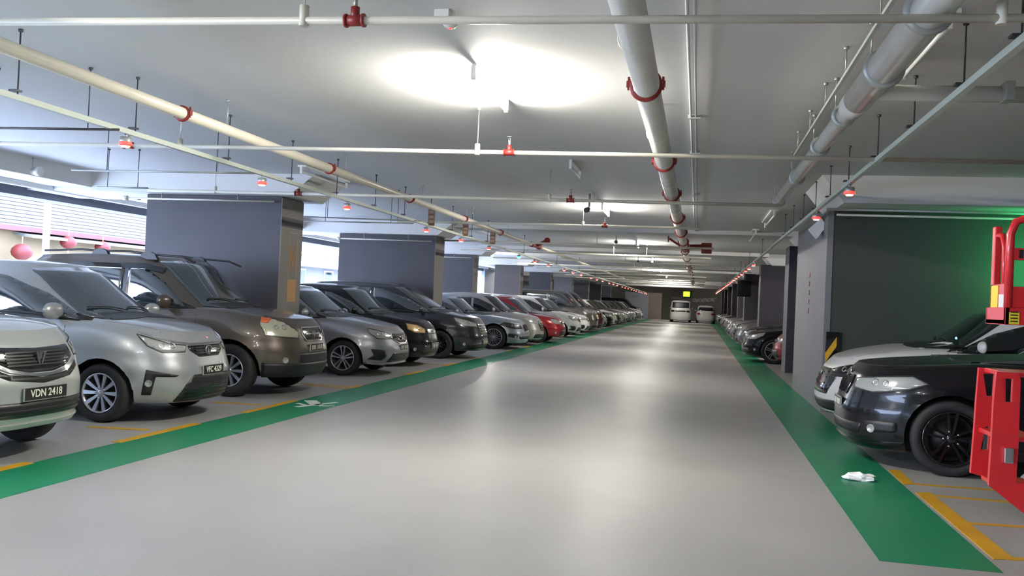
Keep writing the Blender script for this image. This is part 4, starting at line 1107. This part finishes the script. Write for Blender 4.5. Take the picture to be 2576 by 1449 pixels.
far=[[(2463,925),(2530,930),(2530,942),(2462,940)],[(2462,940),(2474,941),(2482,996),(2457,996)],[(2503,942),(2530,942),(2530,998),(2499,997)],
 [(2457,996),(2530,998),(2530,1075),(2452,1072)],[(2452,1072),(2479,1073),(2467,1132),(2447,1131)],[(2490,1074),(2530,1075),(2530,1134),(2486,1133)],[(2447,1131),(2530,1134),(2530,1215),(2442,1190)]]
plate_px(YFp,far,'ladder_side_plate')
for (zz,x0) in ((1.115,1.95),(.70,1.93),(.375,1.955)):
    b=MB(); b.box(x0-O.x,x0+.26-O.x,YN-O.y+.02,YFp-O.y,zz-.03,zz,.004); b.build('ladder_step',LIFTR,t)
b=MB(); b.box(2.62-O.x,4.1-O.x,6.2-O.y,7.0-O.y,.16,.62,.02); b.build('chassis',LIFTR,t)
b=MB(); b.box(2.75-O.x,4.0-O.x,6.16-O.y,6.2-O.y,.20,.58,.006); b.build('tray_door',LIFTR,t)
b=MB(); p=aty(2535,1145,YN); b.box(p.x-O.x-.028,p.x-O.x+.028,YN-O.y-.03,YN-O.y,p.z-.05,p.z+.05,.006); b.build('latch',CHR,t)
for x in (2.50,3.75):
    for yy in (6.16,6.98): b=MB(); b.lathe([(.12,-.06),(.19,-.05),(.2,0),(.19,.05),(.12,.06)],'y',o=(x-O.x,yy-O.y+.02,.2),seg=28); b.build('wheel',mat('grey_solid_tyre',(.22,.22,.22),.7),t)
# scissor stack
for k in range(4):
    z=.72+.17*k
    for yy in (6.35,6.85):
        b=MB(); b.box(2.42-O.x,3.9-O.x,yy-O.y,yy-O.y+.05,z,z+.12,.006); b.build('scissor_arm',BLK,t)
b=MB(); b.box(2.33-O.x,2.50-O.x,6.30-O.y,6.55-O.y,.62,1.42,.01); b.build('mast_block',BLK,t)
for z in (1.28,1.06):
    b=MB(); b.tube([(2.47-O.x,6.24-O.y,z),(2.47-O.x,6.36-O.y,z)],.045,16); b.build('pivot_pin',ALUD,t)
# platform
zb_=aty(2494,815,6.3).z; ztb=aty(2494,772,6.3).z
xe=aty(2526,815,6.24).x-O.x; YB_=-.09
b=MB(); b.box(xe,1.6,-.45,YB_,zb_,zb_+.03); b.build('platform_deck',LIFTR,t)
b=MB(); b.box(xe,1.6,-.47,-.44,zb_,ztb,.004); b.box(xe,xe+.03,-.47,YB_,zb_,ztb,.004); b.box(xe,1.6,YB_-.02,YB_+.01,zb_,ztb,.004); b.build('toe_board',LIFTR,t)
z1=aty(2498,712,6.3).z; z2=aty(2502,560,6.3).z; z3=aty(2540,625,6.3).z; z4=aty(2540,655,6.3).z; zt=aty(2560,545,6.3).z
xp=xe+.02
b=MB(); b.box(xp,xp+.045,YB_-.06,YB_,ztb,z2,.006); b.build('end_post',LIFTR,t)
xq=aty(2538,700,6.25).x-O.x
b=MB(); b.tube([(xq,-.45,ztb),(xq,-.45,zt-.12),(xq+.03,-.45,zt-.04),(xq+.12,-.45,zt),(1.6,-.45,zt+.02)],.026,10); b.build('guard_rail',LIFTR,t)
b=MB(); b.tube([(xp+.02,YB_-.03,z2-.06),(xp+.02,YB_-.15,z2-.07),(xp+.02,YB_-.20,z2-.15),(xp+.02,YB_-.21,ztb)],.018,8); b.build('gate_rail',LIFTR,t)
b=MB(); b.box(xq,1.6,-.465,-.435,z4,z3,.004); b.build('mid_rail',LIFTR,t)
b=MB(); b.box(xq-.02,1.6,-.46,-.44,ztb,z1-.02,.004); b.build('side_panel',LIFTR,t)
b=MB(); b.tube([(xp+.30,YB_,zt-.02),(1.6,YB_,zt-.02)],.022,8); b.tube([(xp+.30,YB_,ztb),(xp+.30,YB_,zt-.02)],.02,8); b.tube([(xp+.3,YB_,z4),(1.6,YB_,z4)],.022,8); b.build('guard_rail',LIFTR,t)
b=MB(); b.box(xp,xp+.02,-.46,YB_,ztb,z1,.003); b.build('end_panel',LIFTR,t)
b=MB(); b.box(xp-.004,xp,YB_-.17,YB_-.03,ztb-.02,z1-.01); b.build('yellow_sticker',STY,t)
b=MB(); b.box(xp-.004,xp,YB_-.29,YB_-.19,ztb-.05,z1-.07); b.build('white_sticker',STW,t)
xs=aty(2548,800,6.25).x-O.x; b=MB(); b.box(xs-.03,xs+.03,-.474,-.469,zb_+.005,ztb-.03); s_=b.build('yellow_sticker',STY,t)
b=MB(); 
for k in range(4): b.box(xs-.022,xs+.022,-.4755,-.4735,zb_+.02+.02*k,zb_+.028+.02*k)
b.build('sticker_print',BLK,s_)
b=MB(); b.box(xq+.05,xq+.075,-.468,-.463,z4+.012,z3-.012); b.build('slot',BLK,t)
# ------------------------------------------------------------------ parked cars
PEARL=paint('pearl_silver',(.44,.47,.45),.35,.33); SILV=paint('silver_paint',(.33,.33,.35),.6,.34); BRON=paint('bronze_paint',(.118,.095,.078),.6,.32)
SILVW=paint('bezza_silver',(.38,.40,.41),.5,.34)
DARKG=paint('dark_grey_paint',(.030,.031,.037),.5,.25); BLACK=paint('black_paint',(.010,.010,.012),.2,.2); PALEB=paint('pale_blue_silver',(.36,.40,.45),.5,.32)
WARMS=paint('warm_silver',(.42,.40,.39),.5,.32); REDC=paint('red_car_paint',(.30,.008,.015),.3,.3); WHITE=paint('white_paint',(.68,.68,.66),.0,.3); BRN=paint('brown_grey_paint',(.15,.135,.12),.5,.3)
MAROON=paint('maroon_paint',(.055,.008,.018),.4,.28); GREYP=paint('mid_grey_paint',(.22,.22,.23),.5,.3); WHITEM=mat('matt_white_wrap',(.58,.56,.53),.35,.0,coat=.5)
sedan=dict(L=4.3,W=1.69,H=1.49,zb=.22,cowl=-.98,rf=-1.75,rr=-2.95,deck=-3.70)
bezza=dict(ms=1.25,L=4.17,W=1.62,H=1.60,zb=.21,oh=.80,wb=2.455,r=.30,rim=.205,sh=[(0,.75),(-.15,.84),(-.6,.96),(-1.2,1.02),(-2.6,1.04),(-4.2,1.07)],cowl=-.82,rf=-1.72,rr=-2.95,deck=-3.62,style='ten')
saga2=dict(L=4.33,W=1.69,H=1.49,zb=.21,oh=.82,wb=2.465,r=.30,rim=.215,style='double',sh=[(0,.68),(-.15,.76),(-.6,.87),(-1.2,.95),(-2.6,.97),(-4.3,1.02)],cowl=-1.0,rf=-1.8,rr=-3.0,deck=-3.75)
suv=dict(apil=.17,ms=1.35,L=4.55,W=1.78,H=1.80,zb=.27,oh=.84,wb=2.62,r=.345,rim=.215,style='ten',sh=[(0,.86),(-.15,.95),(-.6,1.04),(-1.15,1.11),(-2.6,1.12),(-4.5,1.14)],cowl=-1.05,rf=-1.85,rr=-4.15,deck=-4.38,quarter=-3.35,bpil=-2.45,cend=-3.95,gwr=.76,arch=.07,flare=.02,
    roofz=[(-1.6,1.72),(-2.0,1.765),(-3.0,1.80),(-4.0,1.755),(-4.4,1.68)])
hatch=dict(L=3.85,W=1.67,H=1.55,zb=.20,oh=.76,wb=2.44,r=.30,rim=.20,sh=[(0,.72),(-.15,.80),(-.6,.91),(-1.1,.98),(-2.6,1.0),(-3.8,1.03)],cowl=-.90,rf=-1.65,rr=-3.35,deck=-3.68,bpil=-2.15,cend=-3.2,style='multi',roofz=[(-1.4,1.47),(-1.8,1.52),(-2.5,1.545),(-3.3,1.49),(-3.7,1.40)])
mpv=dict(L=4.75,W=1.80,H=1.68,zb=.20,oh=.88,wb=2.80,r=.32,rim=.22,style='multi',sh=[(0,.78),(-.15,.86),(-.6,.96),(-1.0,1.02),(-2.6,1.04),(-4.7,1.06)],cowl=-.80,rf=-1.95,rr=-4.2,deck=-4.6,bpil=-2.55,cend=-4.05,quarter=-3.5,gwr=.75,roofz=[(-1.7,1.60),(-2.1,1.64),(-3.0,1.675),(-4.1,1.62),(-4.6,1.52)])
van=dict(L=4.85,W=1.83,H=1.88,zb=.20,oh=.88,wb=2.95,r=.33,rim=.22,style='multi',sh=[(0,.90),(-.15,1.0),(-.5,1.08),(-.9,1.14),(-2.6,1.16),(-4.8,1.18)],cowl=-.62,rf=-1.45,rr=-4.5,deck=-4.72,bpil=-2.3,cend=-4.3,quarter=-3.6,gwr=.80,roofz=[(-1.2,1.80),(-1.7,1.85),(-3.0,1.88),(-4.4,1.85),(-4.8,1.78)])
coupe=dict(L=4.65,W=1.84,H=1.44,zb=.18,oh=.80,wb=2.85,r=.335,rim=.245,style='wire',sh=[(0,.66),(-.15,.73),(-.6,.82),(-1.3,.90),(-2.6,.93),(-4.6,.98)],cowl=-1.35,rf=-2.10,rr=-3.15,deck=-4.1,gwr=.68)
big=dict(L=4.9,W=1.87,H=1.47,zb=.17,oh=.86,wb=2.97,r=.345,rim=.255,style='black',sh=[(0,.77),(-.15,.86),(-.6,.94),(-1.4,1.0),(-2.6,.99),(-4.9,1.02)],cowl=-1.50,rf=-2.25,rr=-3.3,deck=-4.3,crown=.075)
crs=dict(L=4.5,W=1.82,H=1.58,zb=.22,oh=.85,wb=2.7,r=.34,rim=.23,style='five',sh=[(0,.70),(-.15,.78),(-.6,.94),(-1.2,1.03),(-2.6,1.05),(-4.5,1.08)],cowl=-1.15,rf=-1.95,rr=-3.6,deck=-4.2,crown=.08,bpil=-2.6,cend=-3.5)
X0=-5.08
make_car(sedan|dict(H=1.6,zb=.27,sh=[(0,.86),(-.15,.93),(-.6,1.04),(-1.2,1.08),(-4.3,1.1)]),PEARL,(-5.02,6.0,0),0,'pearl silver saloon with plate VDN 2418, nearest on the left',plate='VDN 2418',front='saga',pz=.545,pw=.46)
make_car(bezza,SILVW,(-5.12,8.62,0),0,'silver saloon with plate VFC 4329, second on the left',plate='VFC 4329',front='bezza',pz=.54,pw=.40)
rc,cc=make_car(suv,BRON,(-5.12,11.25,0),0,'bronze brown off-road car with roof rails beside the M column',plate='',front='suv',pz=.66,pw=.40)
for sg in (-1,1):
    b=MB(); y=sg*.60
    zr=lambda x: cc.fr(x)+.01
    pts=[]
    xs_=[-1.55,-1.75,-2.25,-2.55,-3.0,-3.3,-3.9]
    b.tube([Vector((x,y,zr(x)+ (.01 if k==0 else .045 if k in(2,4) else .06))) for k,x in enumerate(xs_)],.014,8)
    b.build('roof_rail',BLK,rc)
    for x in (-2.25,-3.0):
        b=MB(); b.prism([(x+.14,zr(x)-.03),(x+.10,zr(x)+.045),(x+.03,zr(x)+.075),(x-.03,zr(x)+.075),(x-.10,zr(x)+.045),(x-.14,zr(x)-.03)],'y',y-.03,y+.03); b.build('rail_foot',BLK,rc)
    b=MB(); pj=cc.P_side(sg); ribbon([(-1.95,1.60),(-2.2,1.65),(-3.3,1.655)],.06,pj,b,off=.03,th=0); b.build('wind_deflector',GLSD,rc)
make_car(saga2,SILV,(-5.10,14.85,0),0,'silver saloon with twin spoke wheels just past the M column',plate='',front='saga2',pz=.50,pw=.34)
make_car(hatch,BLACK,(-5.22,17.1,0),0,'black hatchback with an amber tinted headlight between silver and dark cars',front='small',det=2,lens=LENSA,plate='',pz=.42)
make_car(mpv,DARKG,(-4.88,20.0,0),0,'dark grey people carrier with chrome grille, below the second column',front='mpv',det=2,bars=CHR,plate='',pz=.40)
make_car(coupe,PALEB,(-4.80,24.8,0),0,'pale blue-grey low saloon with big multi spoke wheel',front='bmw',det=2,lens=ALUD)
make_car(hatch,WARMS,(-4.75,27.1,0),0,'warm silver hatchback squeezed between the pale blue car and the red one',front='mpv',det=1,gz=.34,glass=GLSD,handle=CHR)
make_car(sedan,REDC,(-4.42,29.5,0),0,'bright red saloon whose nose sticks out on the left',front='small',det=1)
make_car(hatch,WARMS,(-5.0,32.3,0),0,'warm silver hatchback mostly hidden behind the red nose',front='small',det=0)
make_car(hatch|dict(H=1.6),WHITE,(-4.58,34.8,0),0,'white hatchback beyond the red nose with a dark side window',front='saga2',det=2,glass=GLSD)
make_car(van,BRN,(-4.60,40.9,0),0,'tall brown people carrier with a big bright chrome grille',front='mpv',det=1,gz=.5)
make_car(sedan,WHITE,(-4.55,37.4,0),0,'white saloon just before the tall brown people carrier',front='saga2',det=1)
make_car(van,MAROON,(-4.60,43.4,0),0,'dark maroon people carrier halfway down the left row',front='mpv',det=1,glass=GLSD)
far=[(46.0,sedan,SILV,'small silver saloon just past the maroon people carrier'),(49.4,sedan,BLACK,'small black saloon between silver and white in the far left row'),(52.0,hatch,WHITE,'small white hatchback in the far left row, before the dark one'),(54.6,hatch,DARKG,'dark grey hatchback in the far left row'),(58.0,sedan,SILV,'silver saloon in the far left row past the dark hatchback')]
for y,sp,pm,lb in far: make_car(sp,pm,(-4.7,y,0),0,lb,front='small',det=0)
k=0
for y in (60.5,63,66.4,68.9,71.4,74.9,77.4):
    pm=(WHITE,SILV,GREYP)[k%3]; nm=('white','silver','grey')[k%3]; k+=1
    make_car((sedan,hatch)[k%2],pm,(-4.75,y,0),0,'tiny %s car near the end of the left row'%nm,front='small',det=0,group='tiny %s cars at the end of the left row'%nm)
make_car(van,BLACK,(-5.0,80.5,0),0,'black people carrier last in the left row against the blue wall',front='mpv',det=0,glass=GLSD)
# right row
make_car(big,BLACK,(1.44,9.55,0),PI,'large black saloon with kidney grille beside the red lift',plate='',front='bmw',det=2,bars=BLKG,pz=.55,pw=.40,lip=BLACK)
rw_,cw_=make_car(crs,WHITEM,(1.52,11.85,0),PI,'white car with long bonnet parked behind the black saloon',front='mpv',det=2,glass=GLSD,gz=.34,gs=1.5,bars=BLKG,lens=BLKG)
h_,n_=cw_.P_front(.42,1.20); b=MB(); b.lathe([(.022,0),(.018,.012),(.001,.014)],'x',o=h_+Vector((.004,0,0)),seg=12); b.build('cyan_glint',mat('glint_cyan',(.2,.8,.9),.3,emit=(.15,.8,1),es=3.),rw_)  # small glowing disc set on the windscreen to stand for a cyan glint
patch([(.30,1.105),(.50,1.11),(.48,1.145),(.33,1.145)],cw_.P_front,'dashboard_paper',PAPER,rw_,off=.014)
make_car(sedan,REDC,(1.88,23.15,0),PI,'red car half hidden by the slim column on the right',front='small',det=1)
make_car(coupe|dict(style='five'),BLACK,(1.22,25.3,0),PI,'glossy black saloon with alloy wheel on the right past the wall',front='mpv',det=2,bars=CHR,glass=GLSD)
rr=[(27.8,sedan,BLACK,'second black saloon just beyond the glossy black one on the right'),(32.2,hatch,GREYP,'grey hatchback in the right row with bright bumper'),(34.7,sedan,BLACK,'black saloon in the right row past the grey hatchback with bright bumper'),(37.0,hatch,GREYP,'grey hatchback in the middle of the right row'),(40.6,sedan,GREYP,'grey saloon in the right row under the black sign box'),(43.1,hatch,SILV,'silver hatchback far down the right row')]
for y,sp,pm,lb in rr: make_car(sp,pm,(1.30,y,0),PI,lb,front='small',det=0 if y>30 else 1)
k=0
for y in (48.6,51.2,53.6,57,59.5,65,67.5,73,78):
    pm=(GREYP,SILV,BLACK)[k%3]; nm=('grey','silver','black')[k%3]; k+=1
    make_car((sedan,hatch)[k%2],pm,(1.40,y,0),PI,'tiny %s car near the end of the right row'%nm,front='small',det=0,group='tiny %s cars at the end of the right row'%nm)
# two cars at the end
make_car(van,WHITE,(-1.55,87.3-4.9,0),PI/2,'tall white van seen from behind at the end of the aisle',rear='van',front='small',det=1,glass=mat('dull_dark_glass',(.012,.012,.016),.4,spec=.3),tail=GLSD)
make_car(hatch,WHITE,(.62,87.3-5.0,0),PI/2,'white hatchback standing at the end of the aisle right of the van',front='small',det=1,glass=GLSD)
# ------------------------------------------------------------------ world and view
w=bpy.data.worlds.new('sky'); SC.world=w; w.use_nodes=True; nt=w.node_tree; bg=nt.nodes['Background']
bg.inputs[0].default_value=(.56,.70,1.0,1); bg.inputs[1].default_value=12.5
SC.view_settings.view_transform='Standard'; SC.view_settings.look='None'; SC.view_settings.exposure=0.95; SC.view_settings.gamma=1; SC.view_settings.use_curve_mapping=False
bpy.context.view_layer.update()
